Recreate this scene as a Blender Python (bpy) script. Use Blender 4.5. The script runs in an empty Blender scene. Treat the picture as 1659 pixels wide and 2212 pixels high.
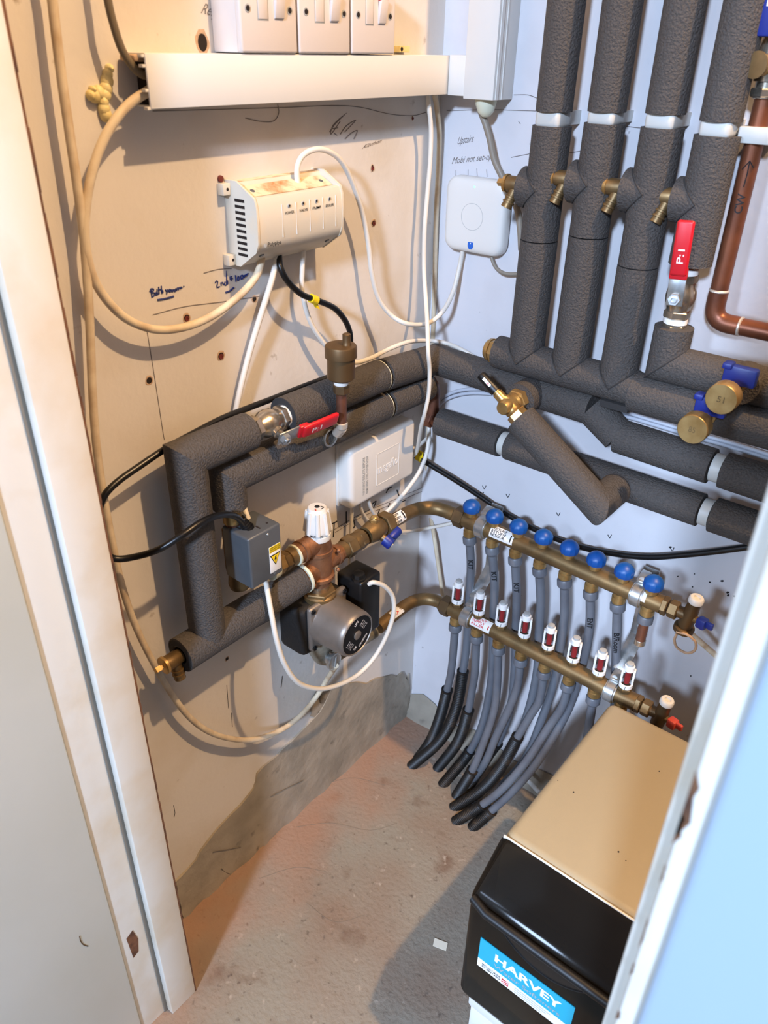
import bpy, bmesh, math, random
from mathutils import Vector as V, Matrix
random.seed(7)
SC = bpy.context.scene
COL = SC.collection
# ------------------------------------------------------------------ camera (calibrated: corner of the cupboard = origin,
# left wall is the plane x=0, back wall the plane y=0, floor z=0, metres)
YAW, PITCH, ROLL, FPX = -0.677319715, -0.539208447, 0.0208026424, 1684.97793
CAM = V((0.58449668, -0.81423691, 1.0)) * 1.42
FW = V((math.sin(YAW)*math.cos(PITCH), math.cos(YAW)*math.cos(PITCH), math.sin(PITCH)))
r0 = FW.cross(V((0, 0, 1))).normalized(); u0 = r0.cross(FW)
RT = math.cos(ROLL)*r0 + math.sin(ROLL)*u0
UP = -math.sin(ROLL)*r0 + math.cos(ROLL)*u0
def ray(px, py): return FW + RT*((px-829.5)/FPX) - UP*((py-1106)/FPX)
def A(px, py, d=0.0):            # a point standing d metres off the left wall
    R = ray(px, py); return CAM + R*((d-CAM.x)/R.x)
def B(px, py, d=0.0):            # a point standing d metres off the back wall
    R = ray(px, py); return CAM + R*((-d-CAM.y)/R.y)
def Z(px, py, h=0.0):            # a point at height h
    R = ray(px, py); return CAM + R*((h-CAM.z)/R.z)

# ------------------------------------------------------------------ materials
def lin(r, g, b):
    f = lambda c: (c/255/12.92) if c/255 <= 0.04045 else ((c/255+0.055)/1.055)**2.4
    return (f(r), f(g), f(b), 1.0)
def mat(name, rgb, rough=0.5, metal=0.0, bump=0.0, bscale=200.0, var=None, vscale=8.0, vlo=0.45, vhi=0.7, coat=0.0, detail=6.0, stains=()):
    m = bpy.data.materials.new(name); m.use_nodes = True
    nt = m.node_tree; bs = nt.nodes['Principled BSDF']
    bs.inputs['Base Color'].default_value = lin(*rgb)
    bs.inputs['Roughness'].default_value = rough
    bs.inputs['Metallic'].default_value = metal
    bs.inputs['Coat Weight'].default_value = coat
    tc = nt.nodes.new('ShaderNodeTexCoord')
    geo = nt.nodes.new('ShaderNodeNewGeometry')
    col = None
    layers = []
    if var: layers.append((var, vscale, vlo, vhi))
    layers += list(stains)
    for c2, sc, lo, hi in layers:
        n = nt.nodes.new('ShaderNodeTexNoise'); n.inputs['Scale'].default_value = sc; n.inputs['Detail'].default_value = detail
        nt.links.new(geo.outputs['Position'], n.inputs['Vector'])
        r = nt.nodes.new('ShaderNodeMapRange'); r.inputs[1].default_value = lo; r.inputs[2].default_value = hi
        nt.links.new(n.outputs['Fac'], r.inputs[0])
        mx = nt.nodes.new('ShaderNodeMix'); mx.data_type = 'RGBA'
        nt.links.new(r.outputs[0], mx.inputs['Factor'])
        if col is None: mx.inputs['A'].default_value = lin(*rgb)
        else: nt.links.new(col, mx.inputs['A'])
        mx.inputs['B'].default_value = lin(*c2)
        col = mx.outputs['Result']
    if col is not None: nt.links.new(col, bs.inputs['Base Color'])
    if bump:
        n = nt.nodes.new('ShaderNodeTexNoise'); n.inputs['Scale'].default_value = bscale; n.inputs['Detail'].default_value = 4.0
        nt.links.new(geo.outputs['Position'], n.inputs['Vector'])
        b = nt.nodes.new('ShaderNodeBump'); b.inputs['Strength'].default_value = bump; b.inputs['Distance'].default_value = 0.003 if name == 'foam_lagging' else 0.002
        nt.links.new(n.outputs['Fac'], b.inputs['Height']); nt.links.new(b.outputs['Normal'], bs.inputs['Normal'])
    return m
M = {}
M['plaster'] = mat('painted_plaster', (212, 206, 198), 0.75, bump=0.25, bscale=90, var=(198, 186, 168), vscale=5, vlo=.5, vhi=.8, stains=(((150, 135, 120), 34, .69, .78),))
M['white_wall'] = mat('painted_back_wall', (208, 206, 208), 0.7, bump=0.2, bscale=90, var=(194, 191, 192), vscale=6, vlo=.5, vhi=.8, stains=(((140, 135, 135), 60, .71, .78),))
M['cement'] = mat('cement_render', (158, 148, 132), 0.95, bump=0.9, bscale=60, var=(132, 124, 110), vscale=12, vlo=.4, vhi=.7, stains=(((106, 98, 88), 26, .64, .76),))
M['cement_dark'] = mat('cement_crack_line', (112, 102, 90), .95)  # darker cement colour for the crack lines
M['concrete'] = mat('concrete_floor', (138, 132, 119), 0.93, bump=0.9, bscale=110, var=(132, 114, 98), vscale=5, vlo=.42, vhi=.68, stains=(((108, 86, 70), 12, .6, .74), ((96, 84, 74), 70, .62, .74), ((170, 160, 146), 40, .64, .74)), detail=9)
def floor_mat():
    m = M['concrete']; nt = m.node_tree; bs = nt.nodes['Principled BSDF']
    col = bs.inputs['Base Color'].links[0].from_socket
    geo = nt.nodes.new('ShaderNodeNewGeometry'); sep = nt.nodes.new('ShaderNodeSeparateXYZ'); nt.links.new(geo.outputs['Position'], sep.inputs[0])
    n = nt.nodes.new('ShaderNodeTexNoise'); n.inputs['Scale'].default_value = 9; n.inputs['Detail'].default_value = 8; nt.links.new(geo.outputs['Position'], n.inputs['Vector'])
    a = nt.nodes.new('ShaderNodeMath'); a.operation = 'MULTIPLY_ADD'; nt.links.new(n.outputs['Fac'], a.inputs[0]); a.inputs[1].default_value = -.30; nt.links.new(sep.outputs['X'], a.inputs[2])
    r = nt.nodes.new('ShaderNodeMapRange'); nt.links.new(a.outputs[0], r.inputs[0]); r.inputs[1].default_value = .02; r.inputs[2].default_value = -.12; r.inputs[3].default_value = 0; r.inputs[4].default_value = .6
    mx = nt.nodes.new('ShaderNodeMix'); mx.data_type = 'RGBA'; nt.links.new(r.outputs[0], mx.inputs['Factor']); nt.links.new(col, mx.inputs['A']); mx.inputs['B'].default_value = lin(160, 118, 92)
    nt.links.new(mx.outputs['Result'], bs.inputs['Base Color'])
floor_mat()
M['reddust'] = mat('red_brick_dust', (172, 98, 52), 0.95, bump=0.6, bscale=120, var=(190, 128, 92), vscale=16, vlo=.4, vhi=.7)
M['gloss'] = mat('gloss_paint', (206, 215, 216), 0.28, bump=0.08, bscale=45, var=(196, 204, 202), vscale=3, vlo=.45, vhi=.75)
M['jamb'] = mat('jamb_paint', (226, 222, 212), 0.4, bump=0.12, bscale=60, var=(214, 200, 176), vscale=9, vlo=.5, vhi=.75)
M['raw'] = mat('raw_timber_edge', (112, 74, 48), 0.9, bump=.5, bscale=150, var=(70, 44, 30), vscale=60)
M['pvc'] = mat('white_pvc', (222, 219, 212), 0.38)
M['pvc_aged'] = mat('aged_white_plastic', (214, 206, 189), 0.45, var=(222, 206, 180), vscale=26, vlo=.55, vhi=.75)
M['dusty'] = mat('dusty_plastic', (216, 200, 168), 0.8, var=(172, 116, 66), vscale=48, vlo=.46, vhi=.7)
M['switch'] = mat('switch_plastic', (216, 206, 198), 0.3)
M['cable'] = mat('white_cable', (220, 214, 202), 0.42)
M['cable_old'] = mat('grimy_cable', (214, 198, 170), 0.55, var=(184, 160, 128), vscale=30)
M['cable_grey'] = mat('grey_cable', (136, 126, 112), 0.5)
M['cable_olive'] = mat('olive_grey_cable', (112, 100, 80), 0.5)
M['cable_pale'] = mat('pale_grey_cable', (196, 198, 206), 0.5)
M['cable_black'] = mat('black_cable', (10, 10, 11), 0.35)
M['foam'] = mat('foam_lagging', (79, 74, 70), 0.78, bump=1.0, bscale=330, var=(66, 62, 59), vscale=420, vlo=.35, vhi=.65)
M['foam_cut'] = mat('foam_cut_face', (48, 46, 45), 0.95, bump=.6, bscale=300)
M['copper'] = mat('copper', (134, 80, 54), 0.4, 0.55, var=(104, 62, 44), vscale=30, vlo=.35, vhi=.7)
M['copper_old'] = mat('dull_copper', (140, 92, 70), 0.42, 0.6, var=(98, 66, 54), vscale=25)
M['brass'] = mat('brass', (190, 158, 104), 0.36, 0.75, var=(160, 124, 72), vscale=40, vlo=.4, vhi=.7)
M['brass_dull'] = mat('dull_brass', (136, 110, 72), 0.46, 0.65, var=(100, 80, 52), vscale=26, vlo=.4, vhi=.7)
M['brass_dark'] = mat('dark_brass', (106, 84, 56), 0.48, 0.65, var=(98, 76, 50), vscale=26)
M['bronze'] = mat('cast_bronze', (150, 106, 76), 0.5, 0.6, bump=.5, bscale=160, var=(118, 80, 54), vscale=30)
M['solder'] = mat('solder', (216, 206, 192), 0.35, 0.6)
M['nickel'] = mat('nickel', (200, 190, 174), 0.25, 0.9, var=(150, 138, 120), vscale=40)
M['zinc'] = mat('zinc_plate', (204, 206, 206), 0.3, 0.85, var=(160, 160, 156), vscale=40)
M['ptfe'] = mat('ptfe_tape', (240, 238, 232), 0.6)
M['red'] = mat('red_lever', (196, 22, 34), 0.35)
M['red_flow'] = mat('red_float', (190, 18, 24), 0.35)
M['red_wing'] = mat('faded_red_handle', (196, 70, 52), 0.45)
M['blue'] = mat('blue_cap', (4, 74, 146), 0.42)
M['navy'] = mat('navy_handle', (26, 44, 128), 0.4)
M['black'] = mat('black_plastic', (14, 14, 15), 0.42)
M['blackfoam'] = mat('black_pump_shell', (13, 12, 12), 0.7, bump=.4, bscale=160)
M['ink'] = mat('black_ink', (20, 20, 24), 0.7)
M['pencil'] = mat('pencil', (118, 110, 106), 0.8)
M['blueink'] = mat('blue_ink', (24, 44, 110), 0.7)
M['whiteink'] = mat('white_print', (238, 238, 238), 0.5)
M['greyink'] = mat('grey_print', (170, 172, 170), 0.5)
M['redink'] = mat('red_print', (206, 40, 52), 0.6)
M['pipe'] = mat('grey_plastic_pipe', (104, 107, 113), 0.42, var=(92, 93, 99), vscale=18)
M['conduit'] = mat('black_conduit', (22, 20, 18), 0.5, var=(66, 54, 42), vscale=26, vlo=.52, vhi=.8)
M['steel'] = mat('grey_painted_steel', (102, 107, 112), 0.36, 0.4, var=(90, 94, 98), vscale=14)
M['motor'] = mat('pump_motor_grey', (140, 132, 124), 0.42, 0.55, var=(124, 116, 108), vscale=20)
M['cast'] = mat('grey_casting', (142, 136, 120), 0.55, 0.4, bump=.5, bscale=120, var=(108, 102, 88), vscale=40)
M['yellow'] = mat('yellow_label', (238, 204, 22), 0.5)
M['label'] = mat('white_label', (236, 234, 230), 0.45)
M['cyan'] = mat('turquoise_label', (26, 166, 196), 0.35)
M['beige'] = mat('beige_lid', (160, 146, 117), 0.42, bump=.06, bscale=700)
M['tub'] = mat('white_tub', (226, 226, 224), 0.4)
M['hole'] = mat('hole_dark', (30, 20, 16), 0.95)
M['plug'] = mat('red_wall_plug', (104, 40, 32), 0.6)
M['crumble'] = mat('crumbled_plaster', (186, 158, 132), 0.95, bump=.8, bscale=200)
M['expfoam'] = mat('expanding_foam', (226, 210, 152), 0.5, bump=.4, bscale=120, var=(206, 182, 112), vscale=40)
M['grommet'] = mat('cream_plastic', (210, 210, 186), 0.45)
M['paper'] = mat('paper', (232, 224, 204), 0.8)
M['tag_blue'] = mat('blue_tag', (26, 96, 190), 0.5)
M['strap'] = mat('tan_strap', (190, 156, 124), 0.55)
M['unseen_dark'] = mat('unseen_dark_surface', (84, 80, 76), 0.95, bump=.6, bscale=80)  # dark colour given to unseen walls and ceiling to cut bounced light
M['trim_bluelit'] = mat('trim_white_bluelit', (160, 178, 194), 0.4)  # blue cast of the hall light put into the right trim's colour
M['clip'] = mat('pipe_clip_plastic', (196, 196, 190), 0.45)
M['groove'] = mat('grey_groove', (124, 118, 108), 0.7)
def glass(name, rgb, rough, t):
    m = bpy.data.materials.new(name); m.use_nodes = True; nt = m.node_tree
    nt.nodes.clear(); out = nt.nodes.new('ShaderNodeOutputMaterial')
    tr = nt.nodes.new('ShaderNodeBsdfTransparent'); tr.inputs['Color'].default_value = lin(*rgb)
    pr = nt.nodes.new('ShaderNodeBsdfPrincipled'); pr.inputs['Base Color'].default_value = lin(*[c*0.35 for c in rgb]); pr.inputs['Roughness'].default_value = rough
    mx = nt.nodes.new('ShaderNodeMixShader'); mx.inputs[0].default_value = t
    nt.links.new(tr.outputs[0], mx.inputs[1]); nt.links.new(pr.outputs[0], mx.inputs[2]); nt.links.new(mx.outputs[0], out.inputs[0])
    return m
M['smoke'] = glass('smoked_cover', (92, 82, 70), 0.12, 0.55)
M['clear'] = glass('clear_tube', (235, 235, 235), 0.1, 0.2)
led = bpy.data.materials.new('green_led'); led.use_nodes = True
led.node_tree.nodes['Principled BSDF'].inputs['Emission Color'].default_value = (.2, 1, .3, 1)
led.node_tree.nodes['Principled BSDF'].inputs['Emission Strength'].default_value = 1.2
led.node_tree.nodes['Principled BSDF'].inputs['Base Color'].default_value = (.4, .9, .5, 1)
M['led'] = led

# ------------------------------------------------------------------ mesh helpers
def perp(d):
    d = d.normalized(); a = V((0, 0, 1)) if abs(d.z) < .9 else V((1, 0, 0))
    x = d.cross(a).normalized(); return x, d.cross(x).normalized()
class MB:
    def __init__(s): s.v = []; s.f = []
    def add(s, vs, fs):
        o = len(s.v); s.v += [V(p) for p in vs]; s.f += [tuple(i+o for i in f) for f in fs]; return s
    def bm(s, bm):
        bm.verts.index_update(); s.add([v.co.copy() for v in bm.verts], [[v.index for v in f.verts] for f in bm.faces]); bm.free(); return s
    def obox(s, c, ex, ey, ez, b=0.0, seg=2):       # centre and three half-extent vectors
        bm = bmesh.new(); bmesh.ops.create_cube(bm, size=2.0)
        if b > 0:
            lx, ly, lz = ex.length, ey.length, ez.length
            for v in bm.verts: v.co = V((v.co.x*lx, v.co.y*ly, v.co.z*lz))
            bmesh.ops.bevel(bm, geom=list(bm.edges), offset=min(b, .95*min(lx, ly, lz)), segments=seg, affect='EDGES', profile=.5)
            nx, ny, nz = ex/lx, ey/ly, ez/lz
            for v in bm.verts: v.co = c + nx*v.co.x + ny*v.co.y + nz*v.co.z
        else:
            for v in bm.verts: v.co = c + ex*v.co.x + ey*v.co.y + ez*v.co.z
        bmesh.ops.recalc_face_normals(bm, faces=bm.faces)
        return s.bm(bm)
    def box(s, lo, hi, b=0.0, seg=2):
        lo, hi = V(lo), V(hi); c = (lo+hi)/2; h = (hi-lo)/2
        return s.obox(c, V((h.x, 0, 0)), V((0, h.y, 0)), V((0, 0, h.z)), b, seg)
    def ring_tube(s, rings, cap=True):
        n = len(rings[0]); vs = [p for r in rings for p in r]; fs = []
        for i in range(len(rings)-1):
            for k in range(n): fs.append((i*n+k, i*n+(k+1) % n, (i+1)*n+(k+1) % n, (i+1)*n+k))
        if cap: fs.append(tuple(range(n))[::-1]); fs.append(tuple((len(rings)-1)*n+k for k in range(n)))
        return s.add(vs, fs)
    def tube(s, pts, r, n=14, cap=True):            # mitred / swept round bar; r a number or one per point
        pts = [V(p) for p in pts]; rs = list(r) if isinstance(r, (list, tuple)) else [r]*len(pts)
        keep = [i for i in range(len(pts)) if i == 0 or (pts[i]-pts[i-1]).length > 1e-5]
        pts = [pts[i] for i in keep]; rs = [rs[i] for i in keep]
        ds = [(pts[i+1]-pts[i]).normalized() for i in range(len(pts)-1)]
        x, y = perp(ds[0]); rings = []
        for i, p in enumerate(pts):
            if i == 0: d = ds[0]; nb = d
            elif i == len(pts)-1: d = ds[-1]; nb = d
            else: d = ds[i-1]; nb = (ds[i-1]+ds[i]).normalized()
            ring = []
            for k in range(n):
                a = 2*math.pi*k/n; o = (x*math.cos(a)+y*math.sin(a))*rs[i]
                ring.append(p + o - d*(o.dot(nb)/d.dot(nb)))
            rings.append(ring)
            if 0 < i < len(pts)-1:
                q = ds[i-1].rotation_difference(ds[i]); x = q @ x; y = q @ y
        return s.ring_tube(rings, cap)
    def lathe(s, o, d, prof, n=20, cap=True, rot=0.0):   # prof = [(along, radius)]
        o = V(o); d = V(d).normalized(); x, y = perp(d); rings = []
        for t, r in prof:
            rings.append([o + d*t + (x*math.cos(2*math.pi*k/n+rot)+y*math.sin(2*math.pi*k/n+rot))*max(r, 1e-5) for k in range(n)])
        return s.ring_tube(rings, cap)
    def hexn(s, o, d, t0, t1, r, c=0.0015, rot=0.0): return s.lathe(o, d, [(t0, r-c), (t0+c, r), (t1-c, r), (t1, r-c)], 6, True, rot)
    def prism(s, poly, vec):                         # polygon of 3-D points pushed along vec
        poly = [V(p) for p in poly]; vec = V(vec); n = len(poly)
        vs = poly + [p+vec for p in poly]
        fs = [tuple(range(n))[::-1], tuple(range(n, 2*n))] + [(i, (i+1) % n, n+(i+1) % n, n+i) for i in range(n)]
        bm = bmesh.new(); bv = [bm.verts.new(p) for p in vs]
        for f in fs: bm.faces.new([bv[i] for i in f])
        bmesh.ops.recalc_face_normals(bm, faces=bm.faces)
        return s.bm(bm)
    def rprism(s, poly, vec, b, seg=2):
        poly = [V(p) for p in poly]; vec = V(vec); n = len(poly)
        vs = poly + [p+vec for p in poly]
        bm = bmesh.new(); bv = [bm.verts.new(p) for p in vs]
        for f in [tuple(range(n))[::-1], tuple(range(n, 2*n))] + [(i, (i+1) % n, n+(i+1) % n, n+i) for i in range(n)]: bm.faces.new([bv[i] for i in f])
        bmesh.ops.recalc_face_normals(bm, faces=bm.faces)
        bmesh.ops.bevel(bm, geom=list(bm.edges), offset=b, segments=seg, affect='EDGES', profile=.5)
        return s.bm(bm)
    def ball(s, c, rx, ry=None, rz=None, n=14):
        ry = ry or rx; rz = rz or rx
        bm = bmesh.new(); bmesh.ops.create_uvsphere(bm, u_segments=n, v_segments=max(6, n//2), radius=1)
        for v in bm.verts: v.co = V(c) + V((v.co.x*rx, v.co.y*ry, v.co.z*rz))
        return s.bm(bm)
    def build(s, name, m, parent=None, label=None, sharp=38):
        base = WL.get(parent.name, V((0, 0, 0))) if parent else V((0, 0, 0))
        me = bpy.data.meshes.new(name); me.from_pydata([tuple(p-base) for p in s.v], [], s.f); me.update()
        for p in me.polygons: p.use_smooth = True
        me.set_sharp_from_angle(angle=math.radians(sharp))
        me.materials.append(M[m] if isinstance(m, str) else m)
        o = bpy.data.objects.new(name, me); COL.objects.link(o)
        if parent: o.parent = parent; WL[o.name] = base
        if label: o['label'] = label
        return o
WL = {}
def thing(name, label, cat, loc, group=None):
    o = bpy.data.objects.new(name, None); COL.objects.link(o); o.empty_display_size = .02
    o.location = V(loc); WL[o.name] = V(loc); o['label'] = label; o['category'] = cat
    if group: o['group'] = group
    return o
def solo(mb, name, m, label, cat, group=None):       # a thing that is one mesh, origin at its first vertex mean
    c = sum(mb.v, V((0, 0, 0)))/len(mb.v)
    mb.v = [p-c for p in mb.v]; o = mb.build(name, m); o.location = c; WL[o.name] = c
    o['label'] = label; o['category'] = cat
    if group: o['group'] = group
    return o
def struct(mb, name, m):
    o = mb.build(name, m); o['kind'] = 'structure'; WL[o.name] = V((0, 0, 0)); return o
def spline(pts, k=7):                                # smooth curve through the points
    pts = [V(p) for p in pts]; out = []
    P = [pts[0]*2-pts[1]] + pts + [pts[-1]*2-pts[-2]]
    for i in range(1, len(P)-2):
        a, b, c, d = P[i-1], P[i], P[i+1], P[i+2]
        for j in range(k):
            t = j/k
            out.append(.5*((2*b)+(c-a)*t+(2*a-5*b+4*c-d)*t*t+(3*b-a-3*c+d)*t**3))
    out.append(pts[-1]); return out
_txt = {}
def text_geo(s, shear=0.0, bold=0.0):
    key = (s, shear, bold)
    if key not in _txt:
        cu = bpy.data.curves.new('t', 'FONT'); cu.body = s; cu.size = 1.0; cu.shear = shear; cu.offset = bold; cu.resolution_u = 3
        ob = bpy.data.objects.new('t', cu); COL.objects.link(ob)
        dg = bpy.context.evaluated_depsgraph_get(); dg.update()
        me = bpy.data.meshes.new_from_object(ob.evaluated_get(dg))
        bm = bmesh.new(); bm.from_mesh(me)                # slice the letters so they can wrap round pipes
        for yy in (.1, .2, .3, .4, .5, .6):
            bmesh.ops.bisect_plane(bm, geom=bm.verts[:]+bm.edges[:]+bm.faces[:], plane_co=(0, yy, 0), plane_no=(0, 1, 0))
        bm.to_mesh(me); bm.free()
        _txt[key] = ([v.co.copy() for v in me.vertices], [tuple(p.vertices) for p in me.polygons])
        bpy.data.objects.remove(ob); bpy.data.curves.remove(cu); bpy.data.meshes.remove(me)
    return _txt[key]
def text(mb, s, fn, width=None, shear=0.0, bold=0.0):
    """fn(u, v) -> point, u runs 0..1 over the word's length, v 0..1 over its cap height"""
    vs, fs = text_geo(s, shear, bold)
    x0 = min(v.x for v in vs); x1 = max(v.x for v in vs)
    mb.add([fn((v.x-x0)/(x1-x0), v.y/0.7) for v in vs], fs); return mb
def plane_fn(o, eu, ev, off=V((0, 0, 0))):
    return lambda u, v: o + eu*u + ev*v + off
def pix_fn(W, p0, p1, h, d, tilt=0.0):               # writing on a wall: baseline p0-p1 and height h as seen in the photo
    def f(u, v): return W(p0[0]+(p1[0]-p0[0])*u+tilt*v, p0[1]+(p1[1]-p0[1])*u-h*v, d)
    return f
def strokes(mb, W, lines, r=0.0009, d=0.0003):
    for L in lines:
        q = spline([W(x, y, d) for x, y in L], 4) if len(L) > 2 else [W(x, y, d) for x, y in L]
        mb.tube(q, r, 6)
    return mb
X1, Y1, Z1 = V((1, 0, 0)), V((0, 1, 0)), V((0, 0, 1))

# ================================================================== THE ROOM
HT = 3.6
wall_left = struct(MB().box((-.1, -.80, 0), (0, .1, HT)), 'wall_left', 'plaster')
wall_back = struct(MB().box((0, 0, 0), (2.26, .1, HT)), 'wall_back', 'white_wall')
struct(MB().box((2.2, -.9, 0), (2.3, .1, HT)), 'wall_right', 'unseen_dark')
wf = MB().box((0, -.875, 0), (.095, -.79, HT)).box((.815, -.875, 0), (2.3, -.79, HT)).box((.095, -.875, 2.0), (.815, -.79, HT))
wf.box((-1.0, -.875, 0), (-.0, -.80, HT))
struct(wf, 'wall_front', 'unseen_dark')
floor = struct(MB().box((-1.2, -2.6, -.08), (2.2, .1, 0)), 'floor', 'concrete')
struct(MB().box((-.1, -.9, HT), (2.3, .1, HT+.08)), 'ceiling', 'unseen_dark')
# door lining: rebated face, stop, raw back edge
tl = MB().box((.09, -.877, 0), (.1135, -.779, 2.0), .002).box((.1125, -.828, 0), (.1285, -.779, 1.99), .002)
t1 = struct(tl, 'trim_1', 'jamb')
MB().box((.1134, -.8345, 0), (.1155, -.8275, 1.98), .001).build('groove_strip', 'groove', t1, 'grey strip in the groove beside the stop')  # grey strip filling the groove beside the stop
ragged = []
z = 0.0
while z < 1.99:
    w = .0012+.0022*random.random()*(random.random() > .3)
    ragged.append((z, w)); z += .012+.02*random.random()
re = MB()
for (z0, w), (z1, _) in zip(ragged, ragged[1:]): re.box((.0905, -.7795, z0), (.1275, -.7775+w*.4, z1))
re.build('raw_edge', 'raw', t1, 'bare brown timber edge')
ch = MB()                                            # chipped hinge recess
ch.prism([(.1138, -.865, .255), (.1138, -.853, .262), (.1138, -.848, .235), (.1138, -.852, .205), (.1138, -.862, .2)], (.0003, 0, 0))
ch.build('paint_chip', 'raw', t1, 'bare wood where the paint has chipped')
tr = MB().box((.789, -.877, 0), (.815, -.779, 2.0), .003).box((.774, -.828, 0), (.79, -.779, 1.99), .0025)
t2 = struct(tr, 'trim_2', 'jamb')
ch = MB()
zc = .34
while zc < 1.12:
    h = .004+.02*random.random()**2; w = .001+.0055*random.random()**1.6
    ch.prism([(.7888, -.8772, zc-h), (.7888+w, -.8772, zc-h*.4), (.7888+w*.55, -.8772, zc+h*.3), (.7888+w*.8, -.8772, zc+h*.6), (.7888, -.8772, zc+h)], (0, -.0003, 0))
    zc += .012+.07*random.random()
ch.build('paint_chip', 'raw', t2, 'worn bare spots along the edge')
struct(MB().box((.095, -.877, 1.985), (.815, -.779, 2.01)), 'trim_3', 'jamb')
struct(MB().box((.801, -.892, 0), (.885, -.876, 2.06), .006, 3), 'trim_4', 'trim_bluelit')
door = struct(MB().box((.078, -1.64, .008), (.1165, -.8775, 1.98), .0022, 3), 'door_1', 'gloss')
sc = MB(); strokes(sc, lambda x, y, d: A(x, y, .1167), [[(172, 2022), (174, 2032), (180, 2040), (190, 2044)]], .0008)
sc.build('scuff_mark', 'brass_dark', door)

# cement strip along the foot of the left wall
top = [(380, 1905), (392, 1893), (405, 1880), (425, 1858), (432, 1842), (452, 1815), (470, 1792), (498, 1762), (520, 1740), (535, 1722), (548, 1705), (554, 1690), (556, 1672), (568, 1658),
       (600, 1633), (612, 1617), (630, 1602), (652, 1580), (672, 1560), (690, 1540), (702, 1520), (712, 1500), (720, 1484), (742, 1478), (770, 1474), (792, 1478), (812, 1466), (832, 1462), (846, 1458), (858, 1462), (870, 1452), (880, 1470), (884, 1456), (886, 1480)]
cp = [A(x, y, .004) for x, y in top]
n = len(cp); vs = []; fs = []
for i, p in enumerate(cp):
    y = min(p.y, -.001)
    zt = p.z
    for j in range(7):
        t = j/6; zz = zt*(1-t)
        vs.append((.004+.004*math.sin(i*1.7+j*2.1)*(.3+.7*t)*.6+.010*max(0, t-.75), y, zz))
for i in range(n-1):
    for j in range(6): fs.append((i*7+j, i*7+j+1, (i+1)*7+j+1, (i+1)*7+j))
for i in range(n): vs.append((0, min(cp[i].y, -.001), cp[i].z))
for i in range(n-1): fs.append((i*7, (i+1)*7, n*7+i+1, n*7+i))
MB().add(vs, fs).build('cement_strip', 'cement', wall_left, 'rough grey cement', sharp=60)
# crack and gouges in the cement
g = MB(); strokes(g, A, [[(460, 1840), (500, 1833), (520, 1830)], [(585, 1720), (625, 1700), (655, 1686)], [(478, 1876), (487, 1884), (498, 1888)]], .0006, .0062)
g.build('crack', 'cement_dark', wall_left)
# grey mortar smears above the strip, flaked foot of the back wall
sm = MB()
for (cx, cy, rx, ry) in [(690, 1528, 24, 34), (708, 1505, 22, 20), (735, 1497, 26, 14), (700, 1556, 18, 22)]:
    sm.add([A(cx+rx*math.cos(a)*(.75+.45*random.random()), cy+ry*math.sin(a)*(.75+.45*random.random()), .0025) for a in [k*math.pi/10 for k in range(20)]], [tuple(range(20))])
sm.build('mortar_smear', 'cement', wall_left)
bk = MB()
lo = [(890, 1478), (903, 1495), (930, 1512), (960, 1532), (985, 1552), (1010, 1590)]
vs = []; fs = []
for i in range(24):
    x = .0+.036*i; h = .045+.02*math.sin(i*1.3)+.012*random.random()
    h *= 1.0 if i < 6 else .8
    vs += [(x, -.003, h), (x, -.012-.006*random.random(), h*.6), (x, -.026-.008*random.random(), .0)]
for i in range(23):
    for j in range(2): fs.append((i*3+j, i*3+j+1, (i+1)*3+j+1, (i+1)*3+j))
bk.add(vs, fs).build('broken_plaster_edge', 'cement', wall_back, 'broken grey plaster edge', sharp=70)
fc = MB()
for L in ([(640, 1790), (720, 1775), (800, 1790), (860, 1780)], [(560, 1900), (640, 1870), (700, 1880)], [(700, 1690), (760, 1680), (830, 1700)], [(660, 1950), (720, 1990), (790, 1980)]):
    fc.tube(spline([Z(x+random.uniform(-4, 4), y+random.uniform(-4, 4), .0) for x, y in L], 5), .0005, 6)
fc.build('hairline_crack', 'cement_dark', floor)
# writing and marks on the walls
w = MB()
HX = lambda L, ox, oy, k: [[(ox+x/k, oy+y/k) for x, y in l] for l in L]
bath = [[(165, 415), (180, 525)], [(150, 450), (165, 412), (195, 410), (200, 430), (172, 460), (215, 465), (218, 490), (182, 520)], [(245, 455), (228, 470), (230, 490), (250, 485), (250, 455), (258, 490)], [(272, 380), (278, 480)], [(260, 425), (300, 415)], [(308, 365), (312, 470)], [(310, 440), (325, 430), (330, 468)], [(365, 420), (385, 445)], [(402, 415), (380, 480)], [(418, 420), (412, 440), (430, 448), (438, 425), (420, 415)], [(452, 415), (450, 438), (470, 442), (472, 415)], [(485, 412), (490, 438), (505, 436), (510, 400)], [(518, 400), (522, 432)], [(520, 410), (540, 395), (545, 425)], [(545, 400), (568, 388), (572, 412)], [(572, 395), (588, 385), (592, 400)], [(614, 370), (622, 376)]]
flo = [[(1050, 325), (1070, 300), (1085, 315), (1075, 385), (1115, 378)], [(1130, 320), (1135, 365)], [(1133, 330), (1155, 322), (1162, 358)], [(1190, 310), (1178, 345), (1205, 350), (1208, 240), (1215, 350)], [(1208, 320), (1222, 300), (1225, 345)], [(1280, 240), (1258, 248), (1272, 300)], [(1255, 275), (1292, 265)], [(1330, 220), (1336, 310)], [(1360, 245), (1358, 285), (1378, 285), (1380, 245), (1362, 238)], [(1400, 235), (1408, 270), (1432, 262), (1428, 222), (1400, 232)], [(1448, 215), (1452, 250), (1462, 215)], [(1462, 222), (1500, 200), (1470, 240)]]
strokes(w, A, HX(bath, 300, 560, 6.381), .0010); strokes(w, A, HX(flo, 300, 560, 6.381), .0009)
strokes(w, A, [[(340, 648), (358, 645), (375, 640)], [(487, 632), (497, 628), (505, 621)]], .0013)
w.build('handwriting', 'blueink', wall_left, 'blue pen words on the plaster')
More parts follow.
